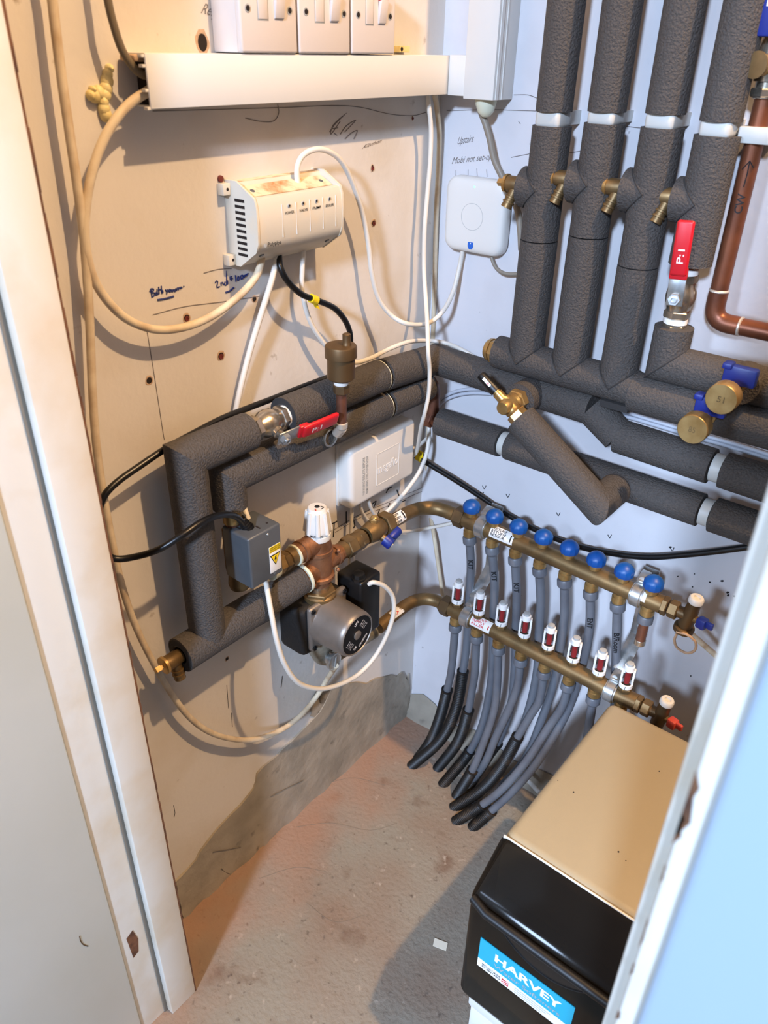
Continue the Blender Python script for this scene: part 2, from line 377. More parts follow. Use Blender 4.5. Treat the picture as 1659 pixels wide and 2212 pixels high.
w = MB()
text(w, 'Rely', pix_fn(A, (434, 28), (470, 38), 22, .0004, 6), shear=.3)
text(w, 'Kitchen', pix_fn(A, (782, 322), (822, 308), 10, .0004, 6), shear=.3)
strokes(w, A, [[(712, 285), (724, 268), (742, 250), (720, 270), (715, 290), (735, 262)], [(735, 290), (748, 272), (768, 260), (745, 285)], [(745, 300), (758, 288), (772, 282), (764, 300)], [(718, 278), (730, 276)], [(722, 288), (728, 292)]], .0006)
strokes(w, A, [[(330, 240), (480, 236), (620, 232), (720, 228), (780, 232), (840, 246), (890, 250), (920, 243)], [(530, 255), (560, 262), (590, 262), (602, 245), (600, 225)], [(315, 700), (330, 790), (350, 920), (355, 950)], [(330, 680), (400, 662), (480, 652), (560, 640)], [(440, 590), (470, 582), (500, 580)]], .0005)
strokes(w, A, [[(720, 1145), (780, 1110), (850, 1080), (920, 1050)], [(724, 1150), (780, 1117), (850, 1088), (915, 1060)], [(1, 1), (1, 2)]][:2], .0006)
w.build('pencil_writing', 'pencil', wall_left, 'faint pencil lines and words')
w = MB()
strokes(w, A, [[(722, 1128), (720, 1160)], [(716, 1132), (728, 1126)], [(748, 1105), (748, 1130)], [(763, 1120), (766, 1136), (762, 1140)], [(834, 1065), (838, 1057), (846, 1052)], [(857, 1058), (863, 1075)], [(800, 1092), (812, 1083), (806, 1098)], [(838, 1096), (842, 1086)], [(868, 1084), (876, 1080)], [(820, 1100), (816, 1112), (822, 1108)]], .0012)
strokes(w, A, [[(490, 1480), (492, 1510), (494, 1530)], [(500, 1540), (502, 1570)], [(375, 1740), (378, 1755), (376, 1765)], [(640, 1590), (634, 1612)], [(610, 1460), (607, 1485)]], .0005)
w.build('black_pen_marks', 'ink', wall_left)
w = MB()
text(w, 'Upstairs', pix_fn(B, (988, 312), (1022, 306), 16, .0004, 3), shear=.3)
text(w, 'Mobi not set-up', pix_fn(B, (976, 354), (1062, 344), 14, .0004, 2), shear=.3)
strokes(w, B, [[(965, 239), (1060, 237), (1166, 240)], [(1345, 272), (1400, 278), (1475, 284)], [(1110, 205), (1140, 205), (1160, 212)], [(1104, 340), (1145, 332)], [(1230, 330), (1255, 326)], [(985, 368), (985, 384)], [(1011, 366), (1011, 382)], [(1030, 364), (1031, 382)], [(1051, 366), (1052, 382)], [(1120, 262), (1124, 268)]], .0005)
w.build('pencil_writing', 'pencil', wall_back, 'faint pencil lines and words')
w = MB()
for (x, y) in [(1046, 1052), (1097, 1070), (1206, 1110), (1317, 1158), (1041, 1066), (1452, 1186)]:
    strokes(w, B, [[(x-4, y-3), (x, y+4), (x+4, y-3)]], .0007)
for (x, y, s) in [(1448, 1182, 5), (1533, 1258, 4), (1560, 1255, 6), (1572, 1280, 5), (1573, 1286, 5), (1500, 1240, 3), (1586, 1288, 4), (1496, 1268, 3), (1464, 1245, 3), (1584, 1315, 3), (1492, 1460, 3), (1600, 300, 3)]:
    w.add([B(x+s*.7*math.cos(a)*(.6+.6*random.random()), y+s*.5*math.sin(a)*(.6+.6*random.random()), .0004) for a in [k*math.pi/4 for k in range(8)]], [tuple(range(8))])
w.build('black_pen_marks', 'ink', wall_back)

# ================================================================== CABLES
def cable(pts, r, m, label, name='cable', group=None, k=6):
    return solo(MB().tube(spline(pts, k), r, 10), name, m, label, 'cable', group)
def AA(L, d=None): return [A(p[0], p[1], p[2] if len(p) > 2 else d) for p in L]
def roof(L):                                        # the cable runs straight on up to the ceiling
    n_ = int((HT-L[0].z)/.07)
    return [V((L[0].x, L[0].y, HT+(L[0].z-HT)*k/n_)) for k in range(n_)] + L
def BB(L, d=None): return [B(p[0], p[1], p[2] if len(p) > 2 else d) for p in L]
cable(roof(AA([(106, -60), (113, 0), (122, 80), (136, 190), (152, 300), (168, 410), (180, 500), (188, 600), (194, 700), (200, 850), (208, 960), (222, 1060), (240, 1160), (262, 1260), (290, 1345), (325, 1420), (365, 1490), (405, 1545), (450, 1580), (500, 1596), (550, 1597), (605, 1578), (650, 1545), (685, 1503), (705, 1470, .04), (718, 1450, .07), (726, 1438, .098)], .024)), .005, 'cable_old', 'long grimy cream cable hanging down the left edge of the wall to the pump')
cable(AA([(345, 182, .03), (322, 196, .035), (285, 220, .03), (250, 258, .028), (218, 315, .026), (196, 385, .025), (185, 455, .025), (184, 520, .025), (198, 590, .025), (228, 645, .025), (272, 688, .025), (325, 710, .025), (375, 711, .025), (428, 697, .025), (478, 670, .025), (522, 634, .025), (550, 602, .025), (562, 575, .025), (566, 548, .024)]), .0052, 'cable_old', 'thick cream cable looping from the open trunking end to under the slotted control box', 'cable')
cable(AA([(643, 400, .025), (642, 362, .025), (654, 336, .026), (680, 323, .03), (710, 327, .032), (738, 350, .032), (763, 400, .03), (783, 462, .028), (796, 530, .028), (803, 590, .028), (818, 645, .03), (846, 682, .04), (882, 700, .06)]) + BB([(925, 698, .085), (957, 672, .06), (979, 630, .03), (993, 575, .014), (1000, 540, .012)]), .0039, 'cable', 'white cable arching over the slotted control box and sagging to the square hub')
cable(AA([(600, 548, .02), (594, 575, .022), (584, 615, .025), (562, 685, .02), (538, 765, .015), (518, 845, .012), (508, 900, .01), (506, 960, .01), (514, 1030, .012), (522, 1075, .03), (530, 1105, .05), (540, 1130, .06)]), .0043, 'cable', 'straight white cable running from the slotted control box down behind the lagged pipes')
cable(AA([(655, 540, .02), (653, 580, .022), (653, 630, .022), (668, 690, .022), (695, 735, .025), (730, 772, .03), (765, 783, .04), (800, 774, .048), (845, 752, .05), (885, 738, .05)]) + BB([(925, 736, .06), (962, 741, .04), (1000, 757, .02), (1040, 782, .012)]), .0037, 'cable', 'white cable passing behind the air vent along the top lagged pipe')
cable(AA([(602, 550, .02), (606, 578, .03), (622, 608, .035), (652, 636, .036), (688, 650, .036), (724, 667, .036), (748, 697, .036), (757, 730, .036), (752, 775, .036), (730, 805, .036), (700, 818, .03), (650, 837, .026), (600, 857, .026), (540, 880, .028), (480, 904, .03), (420, 935, .034), (360, 968, .036), (300, 1008, .036), (255, 1040, .036), (226, 1070, .036), (214, 1105, .034), (215, 1150, .034), (226, 1190, .04), (250, 1207, .045), (295, 1202, .06), (345, 1186, .085), (395, 1155, .1), (440, 1125, .1), (480, 1112, .09), (510, 1116, .08), (528, 1135, .075), (536, 1150, .073)]), .0046, 'cable_black', 'black cable from the slotted control box along the lagged pipe to the grey actuator')
cable(AA([(924, 190, .03), (926, 225, .03), (931, 280, .03), (929, 350, .03), (923, 420, .028), (917, 500, .028), (916, 580, .03), (920, 650, .045), (923, 700, .075), (925, 760, .092), (928, 800, .092), (926, 850, .092), (918, 890, .088), (910, 920, .075), (905, 950, .05), (900, 975, .03), (892, 985, .02)]), .0037, 'cable', 'white cable dropping from the trunking past the corner pipes to the embossed box')
cable(AA([(936, 190, .018), (944, 235, .016), (949, 290, .014), (947, 360, .012), (943, 450, .01), (940, 560, .01), (937, 680, .01), (932, 800, .008), (926, 900, .008), (922, 1000, .008), (926, 1090, .008)]) + BB([(938, 1160, .02), (948, 1230, .02), (957, 1290, .02), (962, 1330, .02)]), .0042, 'cable_old', 'cream cable stapled down the corner behind all the pipes')
cable(AA([(927, 905, .03), (926, 950, .04), (920, 985, .045), (905, 1020, .04), (885, 1050, .035), (862, 1078, .03), (836, 1105, .025), (815, 1125, .02), (800, 1140, .02)]), .0042, 'cable', 'white cable curving around the right edge of the embossed junction box')
cable(AA([(924, 945, .02), (905, 962, .02), (890, 968, .02), (876, 970, .018)]), .0035, 'cable', 'short white cable entering the right side of the embossed junction box')
cable(BB([(888, 978, .03), (906, 990, .03), (935, 1008, .026), (985, 1038, .022), (1040, 1074, .02), (1100, 1114, .018), (1180, 1155, .018), (1260, 1183, .018), (1340, 1198, .018), (1405, 1203, .018), (1480, 1198, .018), (1560, 1189, .018), (1640, 1178, .018), (1700, 1170, .018)]), .0055, 'cable_black', 'thick black cable sagging across the back wall behind the blue capped manifold')
cable(AA([(762, 1070, .018), (760, 1110, .018), (757, 1180, .018), (753, 1250, .016), (750, 1300, .016)]), .0035, 'cable', 'white cable dropping straight down from the embossed junction box')
cable(AA([(776, 1070, .018), (780, 1100, .018), (792, 1122, .016), (810, 1140, .014)]), .0035, 'cable', 'middle short white cable below the embossed junction box')
cable(AA([(794, 1066, .018), (800, 1094, .018), (814, 1118, .016), (830, 1140, .012)]), .0035, 'cable', 'right short white cable below the embossed junction box')
cable(AA([(815, 1146, .012), (850, 1149, .012), (890, 1147, .014)]) + BB([(930, 1140, .03), (965, 1133, .03), (1000, 1124, .02)]), .0035, 'cable', 'white cable running level behind the upper brass bend')
cable(BB([(1030, 196, .025), (1036, 232, .025), (1048, 265, .025), (1058, 300, .024), (1068, 345, .022), (1085, 382, .02), (1103, 420, .016), (1118, 455, .012), (1124, 500, .012), (1126, 540, .012)]), .0052, 'cable_grey', 'grey brown cable leaving the bottom of the vertical trunking beside the hub')
cable(BB([(1060, 540, .012), (1063, 560, .014), (1073, 580, .016), (1092, 591, .016), (1120, 592, .012)]), .003, 'cable_grey', 'thin grey cable hanging from the right underside of the square hub')
for q, lab in ((0, 'upper of the two pale cables strung along the back wall behind the lagged pipes'), (9, 'lower of the two pale cables strung along the back wall behind the lagged pipes')):
    cable(BB([(938, 900+q*2), (946, 872+q), (968, 852+q), (1010, 841+q), (1070, 843+q), (1150, 855+q), (1240, 868+q), (1340, 888+q), (1420, 911+q), (1500, 935+q), (1600, 963+q), (1700, 995+q)], .008), .0032, 'cable_pale', lab, group=None)
pumpcable = AA([(574, 1255, .07), (580, 1290, .085), (588, 1335, .1), (598, 1385, .11), (615, 1435, .115), (645, 1475, .118), (690, 1488, .12), (735, 1478, .12), (775, 1456, .12), (810, 1418, .125), (836, 1370, .135), (850, 1325, .14), (848, 1288, .138), (830, 1266, .134), (808, 1258, .128), (796, 1262, .12)])
cable(pumpcable, .0043, 'cable', 'white cable looping below the pump from the grey actuator to the pump terminal box')
cable(roof(AA([(226, -60), (233, 0), (245, 52), (262, 104), (284, 140), (305, 160), (330, 165)], .03)), .0042, 'cable_olive', 'grey brown cable coming down from the ceiling into the open trunking end')
def cable_tag(p, q, ex, label):
    t = thing('cable_tag', label, 'tag', p, None)
    m = MB(); n_ = 12; d = (q-p).normalized(); x, y = perp(d)
    m.lathe(p-d*.005, d, [(0, .0056), (.0001, .0066), (.0125, .0066), (.0126, .0056)], 14)
    m.obox(p + ex*.009 + d*.001, ex*.008, d*.006, ex.cross(d).normalized()*.0005)
    m.build('tag_band', 'yellow', t)
    s = MB()
    for k in range(3): s.obox(p+ex*.010+d*(-.002+.003*k)+ex.cross(d).normalized()*-.0007, ex*.005, d*.0005, ex.cross(d).normalized()*.0001)
    s.build('small_print', 'ink', t)
pa, pb = A(676, 646, .036), A(700, 656, .036)
cable_tag(pa, pb, (A(684, 664, .036)-pa).normalized(), 'yellow printed tag on the black cable below the slotted control box')
pa, pb = B(905, 989, .03), B(920, 998, .03)
cable_tag(pa, pb, (B(909, 974, .03)-pa).normalized(), 'yellow tag on the black cable beside the embossed junction box')

# ================================================================== TRUNKING
t = thing('trunking', 'long white plastic trunking with an open dirty left end under the switches', 'trunking', (0, -.32, 1.357))
m = MB(); zb, zt, ye = 1.357, 1.4085, -.592; th = .002
m.box((.046-th, ye, zb), (.047, -.047, zt), .0008)
m.box((.0, ye+.012, zb), (.046, -.0, zb+th)); m.box((.0, ye+.004, zt-th), (.046, -.0, zt))
m.build('trunking_lid', 'pvc', t)
m = MB()
for zz in (zb-.001, zb+.016, zt-.013, zt-.004): m.box((.039, ye-.004, zz), (.046, ye+.004, zz+.003), .0005)
m.build('broken_edge', 'pvc', t)
MB().box((.0, ye+.02, zb+.003), (.044, ye+.03, zt-.003)).build('dark_inside_debris', 'hole', t)  # dark plate for debris and the shaded inside of the open end
MB().box((.003, ye-.002, zt-.008), (.03, ye+.03, zt-.001), .003).build('crumbled_edge', 'crumble', t)
m = MB().box((.0472, -.0492, zb-.001), (.083, -.002, zt+.001), .001)
m.build('corner_coupler', 'pvc', t)
t = thing('trunking', 'tall white vertical trunking in the corner above the hub', 'trunking', (.11, 0, 1.353))
MB().box((.08, -.055, 1.353), (.133, -.0, HT), .0012).build('trunking_body', 'pvc', t)
MB().box((.1332, -.050, 1.3535), (.1345, -.043, HT)).box((.1332, -.034, 1.3535), (.1342, -.0315, HT)).build('lid_seam', 'pvc', t)
m = MB().lathe(B(1049, 217, .03)+V((0, 0, .008)), V((.15, -.1, -1)), [(0, .017), (.012, .016), (.024, .012), (.03, .006), (.031, .001)], 12)
solo(m, 'cable_grommet', 'grommet', 'pale cream plug poking out below the vertical trunking', 'grommet')
# expanding foam lumps on the plaster
m = MB()
for (x, y, r) in [(232, 160, 6), (231, 175, 8), (229, 190, 8), (226, 205, 8), (222, 220, 7), (224, 235, 8), (228, 248, 8), (212, 200, 8), (204, 207, 8), (196, 206, 6), (199, 193, 4), (236, 148, 5)]:
    p = A(x, y, .003); R = r*.00078; m.ball(p, .007, R*1.1, R*1.2, 10)
solo(m, 'expanding_foam', 'expfoam', 'lumps of set yellow foam on the plaster left of the trunking', 'foam')

# ================================================================== SWITCHES
zs = 1.4095
ys = [(-.461, -.372), (-.368, -.276), (-.272, -.184)]
labs = ['leftmost white fused switch on the trunking with its box side in view', 'middle white fused switch above the trunking', 'rightmost white fused switch above the trunking']
for (y0, y1), lab in zip(ys, labs):
    t = thing('fused_switch', lab, 'switch', (0, (y0+y1)/2, zs), 'fused switches above the trunking')
    MB().box((0, y0, zs), (.042, y1, zs+.088), .002).build('back_box', 'switch', t)
    MB().box((.0405, y0-.0005, zs-.0002), (.05, y1+.0005, zs+.0885), .003, 3).build('face_plate', 'switch', t)
    w_ = y1-y0
    MB().box((.049, y0+w_*.305, zs+.0335), (.0508, y0+w_*.47, zs+.066), .001).build('fuse_carrier', 'switch', t)
    MB().box((.0497, y0+w_*.29, zs+.032), (.0501, y0+w_*.485, zs+.0675), .0008).build('carrier_groove', 'greyink', t)
    m = MB(); m.obox(V((.0515, y0+w_*.67, zs+.0475)), V((.0028, 0, .0008)), V((0, w_*.085, 0)), V((.0022, 0, .0135)), .0012); m.build('rocker', 'switch', t)
    MB().box((.0502, y0+w_*.585, zs+.0605), (.0555, y0+w_*.755, zs+.0622)).build('red_flash', 'red', t)
    for yy in (y0+w_*.13, y1-w_*.13):
        MB().lathe(V((.0498, yy, zs+.0435)), X1, [(0, .0046), (.0006, .0044), (.0007, .0002)], 14).build('screw_recess', 'greyink', t)
        MB().lathe(V((.0506, yy, zs+.0435)), X1, [(0, .003), (.0004, .0027)], 10).build('screw', 'hole', t)

# holes and plugs in the walls
def wplug(x, y, r, kind, label, W=A, sx=1.0):
    p = W(x, y, 0); out = X1 if W is A else -Y1
    t = thing('wall_plug', label, 'wall plug', p)
    n_ = 16; ux = Y1 if W is A else X1
    ring0 = []; ring1 = []; ring2 = []
    for k in range(n_):
        a = 2*math.pi*k/n_; j = .88+.22*random.random(); e = ux*math.cos(a)*sx+Z1*math.sin(a)
        ring0.append(p+out*.0002+e*r*1.08*j); ring1.append(p+out*.0007+e*r*.88*j); ring2.append(p+out*.0003+e*r*.72)
    MB().ring_tube([ring0, ring1, ring2], False).build('crumbled_rim', 'crumble', t, None, 80)
    MB().add([q+out*.0002 for q in ring2], [tuple(range(n_))]).build('drill_hole', 'hole', t)
    if kind: MB().lathe(p+out*.0003 - Z1*r*.1, out, [(0, r*.58), (.0012, r*.55), (.0013, r*.3), (.0006, r*.28)], 10).build('plug', 'plug', t)
wplug(403, 687, .0062, 1, 'drilled wall plug hole just above the sagging cream cable loop')
wplug(477, 769, .0068, 1, 'red wall plug in the plaster between the cream loop and the straight white cable')
wplug(322, 822, .006, 0, 'empty dark drill hole lowest left on the plaster beside a pencil line')
wplug(549, 646, .005, 0, 'drill hole between the two cables under the slotted control box')
wplug(804, 363, .0055, 1, 'upper red wall plug right of the slotted control box', sx=.7)
wplug(807, 482, .0056, 1, 'lower red wall plug right of the slotted control box, beside the white cable')
wplug(490, 1423, .0045, 0, 'dark chip in the plaster below the lowest lagged pipe')
wplug(891, 255, .0035, 1, 'narrow red wall plug slit under the right end of the trunking', sx=.5)
wplug(437, 92, .0125, 0, 'large ragged hole left of the switches above the trunking', sx=.75)
t = thing('cable_clip', 'small yellowed plastic clip beside the rightmost fused switch', 'clip', A(868, 106, 0))
m = MB().obox(A(868, 106, .006), X1*.006, Y1*.012, Z1*.004, .001); m.build('clip_body', 'expfoam', t)
MB().lathe(A(868, 106, .012), X1, [(0, .003), (.0006, .0026)], 8).build('nail_head', 'hole', t)

# ================================================================== SLOTTED CONTROL BOX
by0, by1 = -.462, -.300
t = thing('control_box', 'cream slotted heating control box dusty on top with cables below', 'control box', (0, (by0+by1)/2, 1.166))
prof = [(0, 1.166), (.02, 1.1665), (.052, 1.1885), (.0565, 1.200), (.0575, 1.222), (.0565, 1.243), (.053, 1.252), (.046, 1.2535), (.04, 1.252), (.018, 1.262), (.016, 1.268), (0, 1.268)]
MB().prism([V((d, by0+.002, z)) for d, z in prof], V((0, by1-by0-.004, 0))).build('housing', 'pvc_aged', t)
for yy in (by0, by1-.003):
    pr = [(0, 1.166), (.02, 1.1655), (.0525, 1.1875), (.0572, 1.199), (.0582, 1.222), (.0572, 1.244), (.054, 1.2535), (.022, 1.271), (0, 1.271)]
    MB().prism([V((d, yy, z)) for d, z in pr], V((0, .003, 0))).build('end_cheek', 'pvc_aged', t)
MB().prism([V((.0405, by0+.004, 1.2525)), V((.0185, by0+.004, 1.2625)), V((.019, by0+.004, 1.2635)), V((.041, by0+.004, 1.2535))], V((0, by1-by0-.008, 0))).build('dusty_ledge', 'dusty', t, 'top ledge covered in orange brown dust')
MB().box((.002, by0+.004, 1.2675), (.016, by1-.004, 1.2688)).build('dusty_top', 'dusty', t)
m = MB()
for k in range(10): m.box((.018, by0-.0004, 1.180+.0074*k), (.036, by0+.002, 1.180+.0074*k+.0036))
m.build('vent_slots', 'hole', t)
for zz in (1.1665, 1.2535):
    m = MB().box((0, by0-.012, zz), (.012, by0+.003, zz+.014), .001); l_ = m.build('mounting_lug', 'pvc_aged', t)
    MB().lathe(V((.0119, by0-.005, zz+.007)), X1, [(0, .0022), (.0003, .002)], 8).build('lug_screw', 'hole', l_)
MB().lathe(V((.0, by0-.006, 1.272)), X1, [(0, .0042), (.003, .004), (.0035, .003)], 10).build('wall_screw', 'plug', t)
for yy in (by0+.02, by1-.016):
    MB().lathe(V((.030, yy, 1.2575)), V((.42, 0, .9)), [(0, .0036), (.0012, .0034), (.0013, .002)], 10).build('cover_screw', 'steel', t)
    MB().lathe(V((.040, yy, 1.180)), V((.56, 0, -.83)), [(0, .0036), (.0012, .0034), (.0013, .002)], 10).build('cover_screw', 'steel', t)
fx = lambda z: .0577 if 1.205 < z < 1.24 else .0574
for k, s_ in enumerate(('POWER', 'VALVE', 'PUMP', 'BOILER')):
    yc = -.4045+.0255*k
    MB().lathe(V((.0566, yc, 1.2395)), X1, [(0, .0026), (.0012, .0024), (.0013, .0001)], 12).build('indicator_recess', 'greyink', t)
    MB().lathe(V((.0570, yc-.0004, 1.2394)), X1, [(0, .0015), (.0012, .0014)], 8).build('indicator', 'hole', t)
    m = MB(); text(m, s_, plane_fn(V((.0579, yc-.008, 1.2295)), Y1*.016, Z1*.0034), bold=.01); m.build('lettering', 'ink', t)
for k in range(5): MB().box((.0566, -.4175+.0255*k-.00025, 1.202), (.05765, -.4175+.0255*k+.00025, 1.2425)).build('panel_line', 'pvc', t)
m = MB(); text(m, 'Polypipe', plane_fn(V((.0578, -.446, 1.1945)), Y1*.024, Z1*.0048), bold=.02); m.build('brand_lettering', 'ink', t)
m = MB().lathe(V((.0577, -.4505, 1.1963)), X1, [(0, .0026), (.0003, .0026), (.0004, .0018), (.0003, .0017)], 12); m.build('brand_mark', 'greyink', t)

# ================================================================== HUB
c = V((.0945, 0, 1.182)); h = .0585
t = thing('wireless_hub', 'white rounded square hub with a round button mark on the back wall', 'hub', (c.x, 0, c.z-h))
def rrect(cx, cz, hx, hz, r, n=8):
    out = []
    for (sx, sz, a0) in ((1, 1, 0), (-1, 1, 90), (-1, -1, 180), (1, -1, 270)):
        for k in range(n+1):
            a = math.radians(a0+90*k/n); out.append((cx+sx*(hx-r)+r*math.cos(a), cz+sz*(hz-r)+r*math.sin(a)))
    return out
rings = []
for d, ins in ((0, .004), (.002, .0025), (.006, 0), (.016, 0), (.021, .0012), (.0245, .004), (.0262, .009), (.027, .016), (.0275, .03), (.0278, .052)):
    rings.append([V((x, -d, z)) for x, z in rrect(c.x, c.z, h-ins, h-ins, max(.002, .02-ins*.35))])
MB().ring_tube(rings).build('hub_body', 'pvc', t, None, 60)
def annulus(c, ax, r0, r1, t0, n=40):
    m = MB(); return m.lathe(c, ax, [(0, r0), (t0, r0), (t0, r1), (0, r1)], n, False)
annulus(V((c.x-.001, -.0272, c.z)), -Y1, .0205, .0211, .0006).build('button_ring', 'greyink', t)
MB().prism([V((c.x-.006, -.0262, c.z-.037)), V((c.x+.005, -.0262, c.z-.037)), V((c.x+.005, -.0262, c.z-.047)), V((c.x+.0025, -.0262, c.z-.051)), V((c.x-.0035, -.0262, c.z-.051)), V((c.x-.006, -.0262, c.z-.047))], V((0, -.0009, 0))).build('blue_mark', 'tag_blue', t)
MB().lathe(V((c.x-.0005, -.0270, c.z-.042)), -Y1, [(0, .0012), (.0004, .001)], 8).build('mark_dot', 'label', t)
MB().lathe(V((c.x-.001, -.0262, c.z+.045)), -Y1, [(0, .003), (.0006, .002)], 10).build('status_light', 'led', t)

# ================================================================== EMBOSSED JUNCTION BOX
mlo, mhi = V((0, -.262, .705)), V((.036, -.078, .824))
t = thing('junction_box', 'white embossed plastic junction box under the lagged pipes on the left wall', 'junction box', (0, -.17, .705))
MB().box(mlo, mhi, .0095, 4).build('cover', 'pvc', t)
MB().box((0, mlo.y-.001, mlo.z-.001), (.006, mhi.y+.001, mhi.z+.001), .001).build('base_plate', 'pvc', t)
MB().box((.010, -.185, .8235), (.026, -.155, .8262), .001).build('top_tab', 'pvc', t)
sq = MB(); yc, zc = -.160, .760; s2 = .0325
for lo_, hi_ in (((yc-s2, zc+s2-.0009), (yc+s2, zc+s2)), ((yc-s2, zc-s2), (yc+s2, zc-s2+.0009)), ((yc-s2, zc-s2), (yc-s2+.0009, zc+s2)), ((yc+s2-.0009, zc-s2), (yc+s2, zc+s2))):
    sq.box((.0355, lo_[0], lo_[1]), (.0366, hi_[0], hi_[1]))
sq.build('embossed_frame', 'pvc', t)
m = MB(); text(m, 'megaflo', plane_fn(V((.0364, -.190, .752)), Y1*.058, Z1*.0165), bold=.012)
m2 = MB()
for f_ in m.f: m2.prism([m.v[i] for i in f_], V((.0006, 0, 0))) if len(f_) > 2 else None
m2.build('embossed_name', 'label', t)
m = MB()
for k, s_ in enumerate(('WARNING ISOLATE BEFORE', 'REMOVING THIS COVER NOW')):
    text(m, s_, plane_fn(V((.0365, -.226+.009*k, .724)), Z1*.076, -Y1*.0058), bold=.02)
m.build('embossed_warning', 'greyink', t)

# ================================================================== LAGGED PIPES
FR = .027
def sleeve(pts, r, par, name='foam_sleeve', label=None, n=28, m='foam'):
    return MB().tube(pts, r, n).build(name, m, par, label, 17)
def copper(pts, r, par, m='copper_old', name='copper_pipe', lab=None): return MB().tube(pts, r, 16).build(name, m, par, lab)
def arc(p0, pc, p1, n=8):                            # rounded corner through three points
    p0, pc, p1 = V(p0), V(pc), V(p1)
    return [(1-u)**2*p0+2*u*(1-u)*pc+u*u*p1 for u in [k/n for k in range(n+1)]]

# --- left wall: corner drop with the lowest run
t = thing('lagged_pipe', 'dark lagged pipe elbow dropping down the left wall to the drain cock', 'pipe', (.06, -.61, .62))
xA = .058
sleeve([(xA, -.504, .953), (xA, -.612, .953), (xA, -.612, .650)], FR, t)
sleeve([(xA, -.664, .650), (xA, -.53, .650), (xA+.004, -.492, .650)], FR+.0006, t)
sleeve([(xA+.004, -.490, .652), (.07, -.424, .662)], FR-.002, t)
MB().lathe(V((.07, -.425, .662)), Y1, [(0, .0255), (.001, .0262), (.005, .0262), (.006, .025)], 24).build('clip_ring', 'grommet', t)
copper([(xA, -.66, .650), (xA, -.664, .650)], .014, t)
MB().lathe(V((xA, -.6645, .650)), -Y1, [(0, .0255), (.0003, .0255), (.0003, .016), (.0, .016)], 24, False).build('sleeve_end', 'foam_cut', t)
copper([(xA, -.505, .953), (xA, -.498, .953)], .0145, t, 'nickel', 'threaded_nipple')
# --- left wall: upper run past the valve, round the corner and along the back wall
t = thing('lagged_pipe', 'upper dark lagged pipe from the level red lever valve round to the back wall', 'pipe', (.05, -.2, .92))
xU, yB = .055, -.05
P0, P1 = V((xU, -.432, .953)), V((xU, -.2135, .951))
sleeve([P0, P1], FR, t)
sleeve([V((xU, -.2045, .950)), V((xU, yB-.005, .938)), V((.243, yB, .931))], FR, t)
Pj0, Pj1 = V((.362, yB, .929)), V((.413, yB, .897))
sleeve([V((.243, yB, .931)), Pj0], FR-.0003, t); sleeve([Pj0, Pj1], FR, t); sleeve([Pj1, V((.561, yB, .894))], FR, t)
sleeve([V((.579, yB, .894)), V((.86, yB, .890))], FR, t)
copper([V((xU, -.43, .953)), V((xU, -.20, .951))], .013, t); copper([V((.55, yB, .894)), V((.59, yB, .894))], .013, t)
MB().lathe(V((xU, -.2145, .951)), Y1, [(0, .0262), (.0005, .0268), (.003, .0268), (.0035, .025)], 28).build('clip_ring', 'grommet', t)
MB().lathe(V((.5625, yB, .894)), X1, [(0, .018), (.0008, .0215), (.015, .0215), (.016, .018)], 24).build('pipe_clip', 'clip', t)
MB().lathe(V((xU, -.4325, .953)), -Y1, [(-.0003, .0268), (.0002, .0265), (.0002, .0175), (-.006, .0175)], 28, False).build('sleeve_end', 'foam_cut', t)
# tee stub out towards the bypass valve
sleeve([V((.258, yB, .930)), V((.258, yB-.052, .930))], FR+.0004, t, 'tee_sleeve')
# --- ball valve on the left wall
def ball_valve(o, ax, out, label, lev_dir, length, lz=.036, text_up=True, ang=0):
    t = thing('ball_valve', label, 'valve', o)
    o = V(o); ax = V(ax); out = V(out)
    m = MB(); m.hexn(o, ax, -.030, -.019, .0185); m.hexn(o, ax, .019, .030, .0185)
    m.lathe(o, ax, [(-.02, .0155), (-.014, .0165), (-.008, .0195), (0, .0205), (.008, .0195), (.014, .0165), (.02, .0155)], 24)
    m.lathe(o, out, [(.01, .009), (.024, .009), (.025, .0075), (.033, .007)], 16)
    m.build('valve_body', 'nickel', t)
    MB().lathe(o, ax, [(-.038, .0145), (-.0375, .0162), (-.0305, .0162), (-.030, .0145)], 20).build('sealing_tape', 'ptfe', t)
    MB().lathe(o, ax, [(.030, .0145), (.0305, .0162), (.0375, .0162), (.038, .0145)], 20).build('sealing_tape', 'ptfe', t)
    MB().hexn(o, ax, -.0505, -.039, .0165).hexn(o, ax, .039, .0505, .0165).build('adaptor', 'nickel', t)
    MB().hexn(o, out, .0345, .0415, .0088, .0008).lathe(o, out, [(.0415, .0050), (.0445, .0048), (.0446, .003), (.042, .0028)], 12).build('stem_nut', 'zinc', t)
    ld = V(lev_dir).normalized(); sd = ld.cross(out).normalized()
    c0 = o+out*.034
    MB().obox(c0+ld*.013, ld*.022, sd*.0112, out*.0013, .001).build('lever_plate', 'zinc', t)
    m = MB(); n_ = 10; pts = []
    L = length
    m.obox(c0+ld*(.031+L/2)+out*.004, ld*(L/2), sd*.0112, out*.0038, .0037, 3)
    m.obox(c0+ld*.034+out*.001, ld*.008, sd*.0116, out*.0035, .002)
    lv = m.build('lever_grip', 'red', t)
    q = MB(); lc = c0+ld*(.031+L*.36)+out*.0081
    eu = ld if text_up else -ld
    text(q, 'P:1', plane_fn(lc-eu*.009-(out.cross(eu))*.0045, eu*.018, out.cross(eu)*.0085), bold=.01)
    q.build('lettering', 'whiteink', lv)
    return t
ball_valve((xA, -.466, .953), Y1, V((.92, 0, -.38)).normalized(), 'nickel ball valve with a red lever lying level on the left wall', V((.12, 1, .05)), .066)
